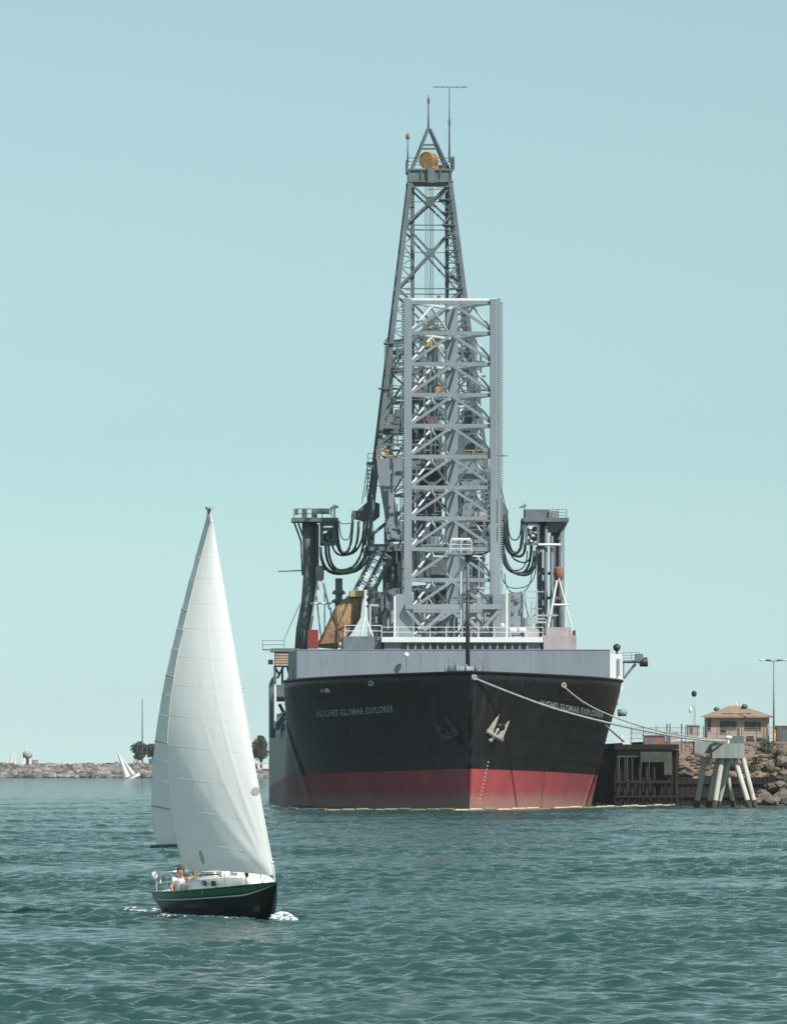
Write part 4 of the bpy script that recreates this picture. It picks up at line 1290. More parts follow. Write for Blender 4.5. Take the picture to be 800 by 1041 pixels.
def sail_material():
    m = bpy.data.materials.new('sailcloth'); m.use_nodes = True
    n, l = m.node_tree.nodes, m.node_tree.links
    n.clear()
    d = n.new('ShaderNodeBsdfDiffuse'); d.inputs[0].default_value = (.95, .95, .94, 1)
    t = n.new('ShaderNodeBsdfTranslucent'); t.inputs[0].default_value = (.95, .95, .92, 1)
    g = n.new('ShaderNodeBsdfGlossy'); g.inputs[1].default_value = .45; g.inputs[0].default_value = (.8, .8, .8, 1)
    m1 = n.new('ShaderNodeMixShader'); m1.inputs[0].default_value = .44
    m2 = n.new('ShaderNodeMixShader'); m2.inputs[0].default_value = .04
    o = n.new('ShaderNodeOutputMaterial')
    geo = n.new('ShaderNodeNewGeometry'); nz = n.new('ShaderNodeTexNoise'); nz.inputs['Scale'].default_value = 2.2; nz.inputs['Detail'].default_value = 4
    mp = n.new('ShaderNodeMapping'); mp.inputs['Scale'].default_value = (1.0, 1.0, .35); mp.inputs['Rotation'].default_value = (0, R(14), 0)
    l.new(geo.outputs['Position'], mp.inputs[0]); l.new(mp.outputs[0], nz.inputs[0])
    bp = n.new('ShaderNodeBump'); bp.inputs['Strength'].default_value = .35; bp.inputs['Distance'].default_value = .06
    l.new(nz.outputs[0], bp.inputs['Height'])
    for s_ in (d, t, g): l.new(bp.outputs[0], s_.inputs['Normal'])
    l.new(d.outputs[0], m1.inputs[1]); l.new(t.outputs[0], m1.inputs[2])
    l.new(m1.outputs[0], m2.inputs[1]); l.new(g.outputs[0], m2.inputs[2]); l.new(m2.outputs[0], o.inputs[0])
    return m
SAIL = sail_material()
SEAM = mat('sail_seam_thread', (.70, .70, .70), .8, .1, 3)
TAPE = mat('sail_batten_pocket', (.30, .30, .29), .8, .1, 3)
def lerp(a, c, t): return Vector(a) * (1 - t) + Vector(c) * t

def jib_pt(u, v):
    """u: 0 luff - 1 leech, v: 0 foot - 1 head"""
    luff = lerp((BL - .08, 0, 1.30), (MX + .03, 0, MT - .32), v) + Vector((-.02, -.03, 0)) * math.sin(math.pi * v)
    leech = lerp((.30, -1.30, 1.43), (MX - .02, -.02, MT - .35), v)
    sh = math.sin(math.pi * min(1, v) ** .80)
    leech += Vector((.60, -1.08, 0)) * sh
    p = lerp(luff, leech, u)
    chord = (leech - luff); c_len = chord.length
    nrm = Vector((chord.y, -chord.x, 0)).normalized()
    if nrm.y > 0: nrm = -nrm
    camber = (.16 + .02 * v) * c_len * 2.35 * (max(u, 0) ** .8 * (1 - u)) * (1 if v > .04 else .85 + 3.75 * v)
    p = p + nrm * camber
    for slope, am in ((.42, .055), (.85, .04), (1.6, .03)):      # tension folds fanning out from the tack
        p = p + nrm * am * math.exp(-((v - slope * u) / .022) ** 2) * math.exp(-u / .22) * min(1, u * 12)
    for slope, am in ((.25, .03), (.6, .025)):                   # and from the clew
        p = p + nrm * am * math.exp(-((v - slope * (1 - u)) / .018) ** 2) * math.exp(-(1 - u) / .2) * min(1, (1 - u) * 12)
    p.z += .10 * math.sin(math.pi * u) * (1 - v) ** 6
    return p
def main_pt(u, v):
    luff = lerp((MX - .1, 0, BZ + .06), (MX - .18, 0, MT - .12), v)
    leech = lerp(bend + Vector((0, 0, .06)), (MX - .26, -.02, MT - .14), v)
    leech += Vector((-.45, -.46, 0)) * math.sin(math.pi * v ** .72) * .95
    p = lerp(luff, leech, u)
    chord = leech - luff
    nrm = Vector((chord.y, -chord.x, 0)).normalized()
    if nrm.y > 0: nrm = -nrm
    return p + nrm * (.085 * chord.length * 4 * u * (1 - u) * (1.15 - .4 * u) * min(1, .35 + 5 * v))
def sail_mesh(name, fn, nu, nv):
    b = MB()
    for j in range(nv + 1):
        for i in range(nu + 1):
            b.v.append(tuple(fn(i / nu, j / nv)))
    for j in range(nv):
        for i in range(nu):
            k = j * (nu + 1) + i
            b.face((k, k + 1, k + nu + 2, k + nu + 1), 0, True)
    o = b.build(name, SAIL, boat)
    return o
jib = sail_mesh('jib', jib_pt, 60, 130)
main = sail_mesh('mainsail', main_pt, 30, 60)
def line_on(fn, pts, r, name, m, par, off=(-.002, -.004, 0)):
    b = MB(); b.tube([fn(u, v) + Vector(off) for u, v in pts], r, 5); return b.build(name, m, par)
for v0 in (.1, .19, .28, .37, .455, .54, .62, .70, .77, .84, .90):
    n = 16
    line_on(jib_pt, [(1 - i / n, max(.005, v0 - .05 * i / n * (1 - v0))) for i in range(n + 1)], .0045, 'seam', SEAM, jib)
for v0 in (.12, .32, .52, .72):
    line_on(main_pt, [(1 - .34 * i / 6, v0 - .016 * i / 6) for i in range(7)], .02, 'batten_pocket', TAPE, main)
for v0 in (.06, .2, .26, .4, .46, .6, .66, .8, .88):
    line_on(main_pt, [(1 - i / 12, v0 - .03 * i / 12) for i in range(13)], .006, 'seam', SEAM, main)
line_on(jib_pt, [(0.004, i / 30) for i in range(31)], .014, 'luff_tape', SAIL, jib, (0, 0, 0))
line_on(jib_pt, [(0.996, i / 30) for i in range(31)], .009, 'leech_tape', SEAM, jib, (0, 0, 0))
line_on(main_pt, [(0.996, i / 30) for i in range(31)], .010, 'leech_tape', SEAM, main, (0, 0, 0))
def find_uv(fn, px, py):
    best = None
    for j in range(121):
        for i in range(121):
            q = px_of(fn(i / 120, j / 120)); d_ = (q[0] - px) ** 2 + (q[1] - py) ** 2
            if best is None or d_ < best[0]: best = (d_, i / 120, j / 120)
    return best[1], best[2]
def patch(fn, px, py, ru, rv, name, m, par):
    u0, v0 = find_uv(fn, px, py)
    p = fn(u0, v0); e = 1e-3
    du = (fn(u0 + e, v0) - p).normalized(); dv = (fn(u0, v0 + e) - p).normalized()
    nn = du.cross(dv).normalized()
    if nn.y > 0: nn = -nn
    b = MB(); pts = [p + nn * .012 + du * ru * math.cos(2 * math.pi * i / 18) + (dv - du * dv.dot(du)).normalized() * rv * math.sin(2 * math.pi * i / 18) for i in range(18)]
    b.prism(pts, nn * .006); return b.build(name, m, par)
patch(jib_pt, 260.5, 806, .12, .12, 'sail_badge', TAPE, jib)
patch(jib_pt, 205.5, 873, .10, .22, 'sail_window', mat('clear_vinyl', (.62, .68, .70), .2, .05), jib)

# ------------------------------------------------------------------ people in the cockpit
SKIN = mat('tanned_skin', (.50, .25, .15), .6, .1, 8)
HAIR = mat('brown_hair', (.085, .042, .022), .7, .3, 12)
SHIRT = mat('white_cotton', (.75, .75, .74), .85, .05, 8)
OCHRE = mat('tan_cotton', (.52, .30, .17), .85, .12, 8)
NAVY = mat('dark_shorts', (.03, .04, .06), .85, .1, 8)
def person(loc, rz, lean, skin, shirt, hair, longhair, label):
    root = empty('person', loc, (0, 0, rz)); tag(root, label, 'person', 'crew of the green sloop')
    J = {'pel': (0, 0, .0), 'wst': (lean * .12, 0, .16), 'chs': (lean * .32, 0, .36), 'nck': (lean * .42, 0, .52), 'hd1': (lean * .46 + .02, 0, .60), 'hd2': (lean * .47 + .03, 0, .68), 'hd3': (lean * .47 + .02, 0, .76)}
    E = [('pel', 'wst'), ('wst', 'chs'), ('chs', 'nck'), ('nck', 'hd1'), ('hd1', 'hd2'), ('hd2', 'hd3')]
    Rr = {'pel': .15, 'wst': .135, 'chs': .15, 'nck': .06, 'hd1': .085, 'hd2': .1, 'hd3': .075}
    for s_, n_ in ((1, 'l'), (-1, 'r')):
        J['sh' + n_] = (lean * .38, s_ * .19, .45); Rr['sh' + n_] = .065
        J['el' + n_] = (lean * .38 + .14, s_ * .27, .20); Rr['el' + n_] = .045
        J['wr' + n_] = (lean * .38 + .36, s_ * .18, .14); Rr['wr' + n_] = .033
        J['ha' + n_] = (lean * .38 + .43, s_ * .17, .13); Rr['ha' + n_] = .042
        J['hp' + n_] = (.05, s_ * .1, -.02); Rr['hp' + n_] = .09
        J['kn' + n_] = (.46, s_ * .14, .03); Rr['kn' + n_] = .062
        J['an' + n_] = (.48, s_ * .14, -.22); Rr['an' + n_] = .045
        J['to' + n_] = (.62, s_ * .15, -.25); Rr['to' + n_] = .04
        E += [('chs', 'sh' + n_), ('sh' + n_, 'el' + n_), ('el' + n_, 'wr' + n_), ('wr' + n_, 'ha' + n_), ('pel', 'hp' + n_), ('hp' + n_, 'kn' + n_), ('kn' + n_, 'an' + n_), ('an' + n_, 'to' + n_)]
    ks = list(J)
    me = bpy.data.meshes.new('body'); me.from_pydata([J[k] for k in ks], [(ks.index(a), ks.index(c)) for a, c in E], [])
    o = put(bpy.data.objects.new('body', me), root)
    o.modifiers.new('skin', 'SKIN')
    if not me.skin_vertices: me.attributes  # layer is made with the modifier below
    bm_layer = me.skin_vertices[0].data if len(me.skin_vertices) else None
    if bm_layer is None:
        import bmesh
        bm = bmesh.new(); bm.from_mesh(me); bm.verts.layers.skin.verify(); bm.to_mesh(me); bm.free()
        bm_layer = me.skin_vertices[0].data
    for i, k in enumerate(ks):
        bm_layer[i].radius = (Rr[k], Rr[k]); bm_layer[i].use_root = (k == 'pel')
    o.modifiers.new('smooth', 'SUBSURF').levels = 2
    o.modifiers['smooth'].render_levels = 2
    me.materials.append(skin)
    b = MB()
    prof = [((0, 0, -.06), .175), ((lean * .06, 0, .08), .172), ((lean * .2, 0, .26), .185), ((lean * .34, 0, .40), .19), ((lean * .40, 0, .48), .12)]
    b.tube([p for p, _ in prof], [r_ for _, r_ in prof], 12)
    for s_ in (1, -1): b.tube([(lean * .36, s_ * .12, .43), (lean * .38, s_ * .2, .44), (lean * .38 + .06, s_ * .235, .34)], [.09, .088, .075], 8)
    b.build('shirt', shirt, root)
    b = MB()
    for s_ in (1, -1): b.tube([(-.05, s_ * .09, -.02), (.15, s_ * .11, 0), (.36, s_ * .135, .03)], [.13, .115, .09], 10)
    b.build('shorts', NAVY, root)
    b = MB(); b.blob((lean * .47 - .02, 0, .715), .125, 7, 2, .06, (1, .95, .95), smooth=True)
    if longhair: b.tube([(lean * .47 - .06, 0, .72), (lean * .45 - .12, 0, .58), (lean * .40 - .14, .02, .42)], [.11, .1, .05], 8)
    b.build('hair', hair, root)
    b = MB(); b.tube([(lean * .47 + .11, 0, .70), (lean * .47 + .135, 0, .665), (lean * .47 + .10, 0, .65)], [.012, .02, .012], 6)
    for s_ in (1, -1): b.blob((lean * .47 + .02, s_ * .105, .675), .025, 2, 1, 0, (.7, .4, 1.2))
    b.build('face', skin, root)
    return root
def in_boat(p): return BM @ Vector(p)
person(in_boat((-2.45, -.56, .66)), R(-100), .32, SKIN, SHIRT, HAIR, True, 'person with long brown hair in a white top sitting at the cockpit edge')
person(in_boat((-2.12, -.40, .66)), R(-40), .3, SKIN, OCHRE, mat('sandy_hair', (.30, .17, .08), .7, .2, 12), False, 'person in tan clothing sitting close by the foot of the big sail')

# white water at the boat's bow and along its side
FOAM = mat('sea_foam', (.78, .82, .82), .7, .08, 6)
b = MB(); rf = random.Random(21)
def wpt(px, py):
    d = H * F / (py - YH); return Vector(((px - PXC) * d / F, d, 0))
for i in range(700):
    t = rf.random()
    px = 277 + 22 * t + rf.gauss(0, 1.4); py = 932 - 3.5 * math.sin(math.pi * min(1, t * 1.1)) + rf.gauss(0, .8)
    p = W(px, 0, 159.5 - .6 * rf.random()); hgt = .22 * math.sin(math.pi * (t * .9 + .08)) * rf.random()
    b.blob((p.x, p.y, .03 + hgt), rf.uniform(.012, .045), i, 0, .3, (1.3, 1, .8))
for i in range(170):
    u = rf.random(); xx = 3.3 - 5.6 * u
    t = (xx + BL) / (2 * BL); q = in_boat((xx, -bd(t) * .86 - rf.expovariate(4.5), 0))
    b.blob((q.x, q.y, .03 + .05 * rf.random()), rf.uniform(.015, .05), i, 0, .3, (2.0, 1.2, .5))
for i in range(80):
    q = in_boat((-4.2 - rf.expovariate(.8), rf.uniform(-1.0, .6), 0))
    b.blob((q.x, q.y, .03 + .04 * rf.random()), rf.uniform(.015, .05), i, 0, .3, (2.0, 1.2, .5))
tag(b.build('bow_wave', FOAM), 'white splash of water at the bow of the sailing boat', 'splash', kind='stuff')

# ------------------------------------------------------------------ floating boom round the bow
BOOMC = mat('faded_yellow_float', (.50, .43, .27), .6, .35, 1.5)
BOOMD = mat('dirty_float', (.20, .19, .13), .7, .3, 1.5)
boom = empty('oil_boom', (0, 556, 0)); tag(boom, 'thin yellowish floating boom strung across the water before the ship', 'boom')
bp_ = [(283, 823.6), (330, 824.6), (400, 824.2), (470, 824.4), (540, 823.4), (610, 821.6), (650, 820.6), (689, 819.4)]
def along(pts, n):
    out = []
    for i in range(n + 1):
        f_ = i / n * (len(pts) - 1); k = min(int(f_), len(pts) - 2); t = f_ - k
        out.append((pts[k][0] * (1 - t) + pts[k + 1][0] * t, pts[k][1] * (1 - t) + pts[k + 1][1] * t))
    return out
bpts = along(bp_, 34)
for i, (p, q) in enumerate(zip(bpts, bpts[1:])):
    a_, c_ = wpt(*p), wpt(*q)
    a_.y -= 556; c_.y -= 556
    e_ = (c_ - a_) * .06
    up = Vector((0, 0, .10 + .05 * math.sin(i * 2.1)))
    tube1('float', boom, a_ + e_ + up, c_ - e_ + up, .21, BOOMC if (i * 7) % 10 > 2 and i > 12 else BOOMD)
b = MB(); b.tube([wpt(*p) - Vector((0, 556, -.04)) for p in bpts], .06, 5); b.build('tether', ROPE, boom)

# ------------------------------------------------------------------ mooring lines
def line_through(pix, d0, d1, r, label, n=24, m=ROPE):
    pts = along(pix, n); out = []
    for i, (x, y) in enumerate(pts):
        out.append(W(x, y, d0 + (d1 - d0) * i / n))
    b = MB(); b.tube(out, r, 6)
    return tag(b.build('mooring_line', m), label, 'rope', 'mooring lines from the bow')
def smooth_pts(pts, n=20):
    """Catmull-Rom through photo pixels"""
    P = [pts[0]] + pts + [pts[-1]]; out = []
    for k in range(1, len(P) - 2):
        for j in range(n // (len(P) - 3)):
            t = j / (n // (len(P) - 3))
            out.append(tuple(.5 * (2 * P[k][c] + (P[k + 1][c] - P[k - 1][c]) * t + (2 * P[k - 1][c] - 5 * P[k][c] + 4 * P[k + 1][c] - P[k + 2][c]) * t * t + (3 * P[k][c] - P[k - 1][c] - 3 * P[k + 1][c] + P[k + 2][c]) * t ** 3) for c in (0, 1)))
    return out + [pts[-1]]
dfl1 = BY + FL1.y * CT + FL1.x * ST; dfl2 = BY + FL2.y * CT + FL2.x * ST
DD = 590.0
line_through(smooth_pts([(480, 689), (520, 705), (560, 719.5), (605, 732), (650, 742), (700, 751), (737, 754)]), dfl1 - .3, DD, .12, 'long pale mooring rope sagging from the middle of the bow to the dolphin', m=mat('pale_rope', (.27, .30, .285), .85, .2, 2))
line_through(smooth_pts([(572, 697.5), (590, 712), (612, 724), (650, 738), (690, 747.5), (738, 753.5)]), dfl2 - .3, DD, .085, 'thin brown mooring rope from the sunlit bow reaching the dolphin above the others')
line_through(smooth_pts([(573, 698), (588, 712), (602, 725), (618, 740), (634, 754)]), dfl2 - .3, 616, .11, 'short steep mooring rope from the sunlit bow down to the wharf edge')

# ------------------------------------------------------------------ mooring dolphin
CONC = mat('weathered_concrete', (.27, .29, .28), .85, .25, .8, bump=.3, stain=(.12, .13, .12), stain_amt=.6, streak=True)
PILE = mat('pale_pile_concrete', (.46, .45, .40), .85, .2, .8, stain=(.2, .2, .17), stain_amt=.5, streak=True)
WEED = mat('tidal_weed', (.035, .04, .022), .9, .4, 2)
dol = empty('mooring_dolphin', (W(738, 0, DD).x, DD, 0)); tag(dol, 'concrete mooring dolphin standing on splayed piles beside the wharf', 'dolphin')
do = Vector(dol.location)
def DW(px, py, d): return W(px, py, d) - do
a_, c_ = DW(724, 771, DD), DW(757, 756, DD)
b = MB(); b.box((a_.x, 0, a_.z), (c_.x, 4.2, c_.z)); cap = b.build('pile_cap', CONC, dol)
a_, c_ = DW(706, 769, DD + 3), DW(724, 754, DD + 3)
b = MB(); b.box((a_.x, 3, a_.z + .3), (c_.x - .01, 6.0, c_.z)); b.build('walkway', CONC, dol)
for (x0, y0, x1, y1, d0, d1, w_) in ((716.5, 770, 708, 819, 4.5, 5.0, .62), (730, 771, 719.5, 822, 3.2, 4.0, .55), (734, 771, 725.5, 823, .9, -.2, .6), (741, 771, 729, 822, 2.6, 3.4, .6), (736, 771, 746, 820, 3.4, 4.4, .45), (746.5, 771, 762.5, 823, 1.0, -.4, .58), (755, 771, 768.5, 823, 3.0, 1.4, .55)):
    p, q = DW(x0, y0, DD + d0), DW(x1, y1, DD + d1)
    q = p + (q - p) * 1.08
    tube1('pile', dol, q, p, w_, PILE)
    t0 = (q.z + .1) / (q.z - p.z)
    tube1('weed_band', dol, q, q + (p - q) * ((.75 - q.z) / (p.z - q.z)), w_ + .05, WEED)
b = MB(); p = DW(748, 755, DD + 1.6)
b.box((p.x - .9, 1.0, c_.z * 0 + DW(0, 756, DD).z), (p.x + .8, 2.4, DW(0, 748.5, DD).z)); b.build('bollard', DKGREEN, dol)
b = MB(); p = DW(740.5, 750, DD + 1); b.blob((p.x, 1.0, p.z), .28, 3, 1, .1, (1.5, 1, .7), smooth=True); b.bar((p.x, 1, DW(0, 756, DD).z - .02), (p.x, 1, p.z), .2); b.build('lantern', WHITE, dol)
railing('dolphin_rail', dol, [DW(725, 756, DD + .2), DW(744, 756, DD + .2)], .9, GREY, 2, 1.1, .05)

# ------------------------------------------------------------------ wharf along the ship
TIMB = mat('dark_creosoted_timber', (.012, .010, .009), .9, .5, 1.2, bump=.4, stain=(.03, .021, .018), stain_amt=.6, streak=True)
FASC = mat('mossy_wharf_beam', (.06, .072, .058), .9, .35, .9, stain=(.04, .05, .04), stain_amt=.6)
WD = 619.0
wharf = empty('wharf', (W(650, 0, WD).x, WD, 0)); tag(wharf, 'dark timber wharf between the ship and the shore', 'wharf')
wo_ = Vector(wharf.location)
def WW(px, py, d): return W(px, py, d) - wo_
x0, x1 = 24.4 - wo_.x, W(690, 0, WD).x - wo_.x
zt_ = WW(0, 757, WD).z
b = MB(); b.box((x0, -.3, zt_ - .55), (x1, 150, zt_)); b.build('wharf_deck', TIMB, wharf)
xg = WW(651, 0, WD).x
b = MB(); b.box((xg, -.1, WW(0, 775, WD).z), (WW(683, 0, WD).x, 1.0, zt_ - .56)); b.build('edge_beam', FASC, wharf)
b = MB(); b.box((x0 + .3, .2, WW(0, 770, WD).z), (xg - .02, 1.0, zt_ - .57)); b.build('edge_beam', FASC, wharf)
b = MB(); b.box((WW(675, 0, WD).x, -.2, WW(0, 788, WD).z), (WW(683, 0, WD).x, .5, WW(0, 775.2, WD).z)); b.build('fender_block', FASC, wharf)
n = 9
for i in range(n):
    x = x0 + .3 + (x1 - x0 - .6) * i / (n - 1)
    for yy in (.4, 3.2, 6.0):
        tube1('timber_pile', wharf, (x, yy, -1.5), (x, yy, zt_ - .6), .38, TIMB)
b = MB(); x = x0
while x < x1:
    b.box((x, 1.1 + .08 * (int(x * 9) % 2), -1.2), (x + .27, 1.5, zt_ - .6)); x += .3
y_ = 1.5
while y_ < 90:
    b.box((x0 + .25, y_, -1.2), (x0 + .5 + .06 * (int(y_ * 3) % 2), y_ + .42, zt_ - .6)); y_ += .45
tag(b.build('bulkhead_boards', TIMB, wharf), kind='stuff')
box('fender_rail', wharf, (x0, -.05, 2.5), (x1 - .6, .18, 2.8), TIMB)
box('fender_rail', wharf, (x0, -.05, .9), (x1 - .2, .18, 1.15), TIMB)

# ------------------------------------------------------------------ shore
EARTH = mat('dry_pinkish_earth', (.205, .145, .11), .95, .3, .35, bump=.9, bscale=1.2, stain=(.14, .13, .07), stain_amt=.9)
ROCK = mat('grey_brown_rock', (.125, .105, .088), .9, .4, .7, bump=.6, bscale=2.5)
def shore():
    b = MB()
    xs = [30.5 + i * 1.1 for i in range(34)] + [70 + i * 12 for i in range(40)]
    prof = [(627.5, -1.5), (629.5, 3.0), (632, 3.9), (635, 4.8), (637.5, 5.7), (640, 6.6), (642, 7.15), (646, 7.2), (660, 7.3), (700, 7.4), (800, 7.6), (1500, 8)]
    for x in xs:
        for j, (y, z) in enumerate(prof):
            nn = noise.noise(Vector((x * .35, y * .35, 3))) * (.75 if 0 < j < 7 else .1)
            fall = 0
            if 41 < x: fall = 1.2 * min(1, (x - 41) / 3) if j in (1, 2) else 0
            b.v.append((x, y + nn * 1.2 - fall * .8, z + nn * .6 - fall * .6))
    n = len(prof)
    for i in range(len(xs) - 1):
        for j in range(n - 1):
            k = i * n + j
            b.face((k, k + n, k + n + 1, k + 1), 0, False)
    return tag(b.build('embankment', EARTH), 'eroded pinkish earth bank with scrub behind the dolphin', 'bank', kind='structure')
shore()
bulk = MB(); x = 31.0; i = 0
while x < 42.5:
    h_ = 3.15 + .3 * noise.noise(Vector((x * .7, 0, 0)))
    bulk.box((x, 626.3 + .07 * (i % 2), -1.2), (x + .27, 626.8, h_)); x += .3; i += 1
seaw = bulk.build('bulkhead', TIMB); tag(seaw, 'dark plank bulkhead holding the shore behind the dolphin piles', 'wall')
for z_ in (1.0, 2.5): beam('waler', seaw, (31, 626.2, z_), (42.5, 626.2, z_), .25, TIMB)
# boulders
rr_ = random.Random(12)
ROCKL = ['flat wet rock at the waterline just right of the dolphin piles', 'rounded rock behind the flat waterline rock right of the piles', 'large pale rock in the water near the right edge', 'big boulder at the right edge above the waterline rocks', 'rock resting on the boulder by the right edge, under the bush', 'rock tucked beneath the bush low on the bank', 'boulder cut by the right edge of the picture', 'small rock between the piles and the big boulders', 'waterline rock cut by the right edge', 'smallest rock, half hidden behind the right hand pile', 'boulder on the upper bank near the right edge', 'small stone uphill of the boulders by the bush', 'topmost boulder of the bank, below the brown shed', 'small rock halfway up the pinkish bank', 'rock on the bank just right of the wharf end', 'smaller rock above the wharf end, left of the dolphin']
for i, (px, py, d, r_) in enumerate([(772, 816, 622, .75), (778, 810, 624, .8), (786, 815, 621, .9), (795, 811, 623, 1.0), (791, 800, 626, .8), (783, 800, 626, .7), (800, 803, 625, .9), (775, 806, 625, .6), (804, 814, 621, .9), (766, 818, 624, .5), (797, 790, 628, .8), (788, 790, 629, .6), (796, 775, 633, .9), (782, 780, 632, .6), (700, 786, 630, .7), (694, 781, 632, .6)]):
    p = W(px, py, d)
    b = MB(); b.blob((0, 0, 0), r_, i + 40, 1, .32, (1.25, 1, .75))
    o = b.build('boulder', ROCK); o.location = p; o.rotation_euler = (0, 0, rr_.uniform(0, 6))
    tag(o, ROCKL[i], 'rock', 'rocks along the right hand shore')
b = MB()
for i in range(420):
    x = rr_.uniform(31, 60); t = rr_.random()
    y = 629 + 13 * t; z = 3.0 + 4.1 * t
    b.blob((x, y, z + rr_.uniform(-.1, .15)), rr_.uniform(.12, .45), i, 0, .3, (1.2, 1, .7))
tag(b.build('rubble', ROCK), 'loose rubble scattered over the earth bank', 'rubble', kind='stuff')

def leaf_mat(name, col):
    return mat(name, col, .75, .45, 3.0)
SCRUB = leaf_mat('dry_scrub_leaves', (.085, .085, .035))
SCRUB2 = leaf_mat('green_scrub_leaves', (.05, .07, .025))
BARK = mat('bark', (.08, .06, .045), .9, .3, 3)
def foliage(c, rx, ry, rz, n, size, seed, lumps=9):
    r_ = random.Random(seed); b = MB()
    cl_ = []
    for i in range(lumps):
        a = r_.uniform(0, 6.283); u = r_.uniform(0, .72)
        cl_.append((Vector((math.cos(a) * u * rx, math.sin(a) * u * ry, r_.uniform(-.45, .62) * rz)), r_.uniform(.32, .55)))
    for i in range(n):
        cc, cr_ = cl_[r_.randrange(lumps)]
        d = Vector((r_.gauss(0, 1), r_.gauss(0, 1), r_.gauss(0, 1))).normalized() * (r_.random() ** .4)
        p = Vector(c) + cc + Vector((d.x * rx, d.y * ry, d.z * rz)) * cr_
        nrm = Vector((r_.gauss(0, 1), r_.gauss(0, 1), r_.gauss(.4, 1))).normalized()
        t = nrm.orthogonal().normalized(); q = nrm.cross(t); s_ = size * r_.uniform(.6, 1.4)
        k = len(b.v)
        b.v += [tuple(p + t * s_), tuple(p + q * s_ * .6), tuple(p - t * s_), tuple(p - q * s_ * .6)]
        b.face((k, k + 1, k + 2, k + 3))
    return b
shrubs = [(718, 778, 634, 1.1, .7, 'pale scrubby bush on the bank just left of the dolphin cap', SCRUB), (748, 783, 632, 1.2, .8, 'green bush behind the dolphin between its splayed piles', SCRUB2), (762, 786, 631, 1.0, .7, 'low green bush at the foot of the pinkish bank', SCRUB2),
          (779, 765, 638, 1.3, 1.0, 'dark leggy bush on the bank below the orange post', SCRUB2), (790, 772, 636, 1.1, .9, 'dry bush on the bank by the right edge', SCRUB), (771, 776, 634, .8, .6, 'small dry bush on the pinkish bank', SCRUB), (729, 788, 630, .9, .6, 'low dark bush behind the left hand piles', SCRUB2), (784, 790, 630, 1.0, .7, 'bush among the rocks low on the right', SCRUB)]
for i, (px, py, d, rx, rz, lab, m_) in enumerate(shrubs):
    p = W(px, py, d)
    root = empty('shrub', p); tag(root, lab, 'shrub', 'shrubs on the bank')
    foliage((0, 0, rz * .4), rx, rx, rz, 520, .11, 60 + i).build('foliage', m_, root)
    b = MB()
    for j in range(5):
        a = j * 1.3; b.tube([(0, 0, -.3), (math.cos(a) * rx * .3, math.sin(a) * rx * .3, rz * .3), (math.cos(a) * rx * .6, math.sin(a) * rx * .6, rz * .8)], [.05, .035, .015], 5)
    b.build('stem', BARK, root)

# house on the bank
HWALL = mat('pinkish_stucco', (.42, .32, .265), .9, .1, .8)
HROOF = mat('tan_shingle_roof', (.26, .20, .135), .9, .2, 1.2)
HD = 652.0
house = empty('house', (W(750, 0, HD).x, HD, W(0, 754, HD).z)); tag(house, 'small pinkish house with a tan hipped roof on top of the bank', 'house')
ho = Vector(house.location)
def HW_(px, py, d=HD): return W(px, py, d) - ho
x0, x1 = HW_(719, 0).x, HW_(782, 0).x
ze = HW_(0, 728.5).z
b = MB(); b.box((x0, 0, -.4), (x1, 6, ze)); b.build('wall', HWALL, house)
e0, e1 = HW_(715, 0).x, HW_(786, 0).x
zr_ = HW_(0, 717.5).z
b = MB()
rx0, rx1 = HW_(743, 0).x, HW_(756, 0).x
b.v = [(e0, -.7, ze), (e1, -.7, ze), (e1, 6.7, ze), (e0, 6.7, ze), (rx0, 3, zr_), (rx1, 3, zr_)]
for f_ in ((0, 1, 5, 4), (1, 2, 5), (2, 3, 4, 5), (3, 0, 4), (3, 2, 1, 0)): b.face(f_)
hroof = b.build('roof', HROOF, house)
box('fascia', house, (e0 - .02, -.76, ze - .16), (e1 + .02, -.7, ze + .03), HROOF)
for (px, py) in ((728.5, 722.5), (757, 719.5)):
    p = HW_(px, py, HD + 2); b = MB(); b.lathe((p.x, 2, p.z - .75), [(.16, 0), (.16, .7), (.34, .75), (.36, 1.0), (.2, 1.15)], 10); b.build('roof_vent', DARKST, hroof)
for (a0, b0, a1, b1) in ((732, 741, 748.5, 733.5), (757, 741.5, 773.5, 734), (732.5, 745.5, 738, 741.5), (718.8, 742, 722.5, 731)):
    p, q = HW_(a0, b0), HW_(a1, b1)
    box('window', house, (p.x, -.06, p.z), (q.x, .1, q.z), GLASS)
    box('window_frame', house, (p.x - .08, -.1, p.z - .1), (q.x + .08, -.061, p.z - .01), HROOF)
for (a0, b0, a1, b1) in ((759, 754.5, 766, 748.5), (769.5, 753.5, 778, 750)):
    p, q = HW_(a0, b0), HW_(a1, b1); box('doorway', house, (p.x, -.08, p.z), (q.x, .1, q.z), mat('dark_brown_opening', (.05, .035, .028), .9))
for px in (775, 778.5): p, q = HW_(px, 752), HW_(px + 1.2, 739); box('porch_post', house, (p.x, -1.2, p.z - .2), (q.x, -1.05, q.z), RUSTM)

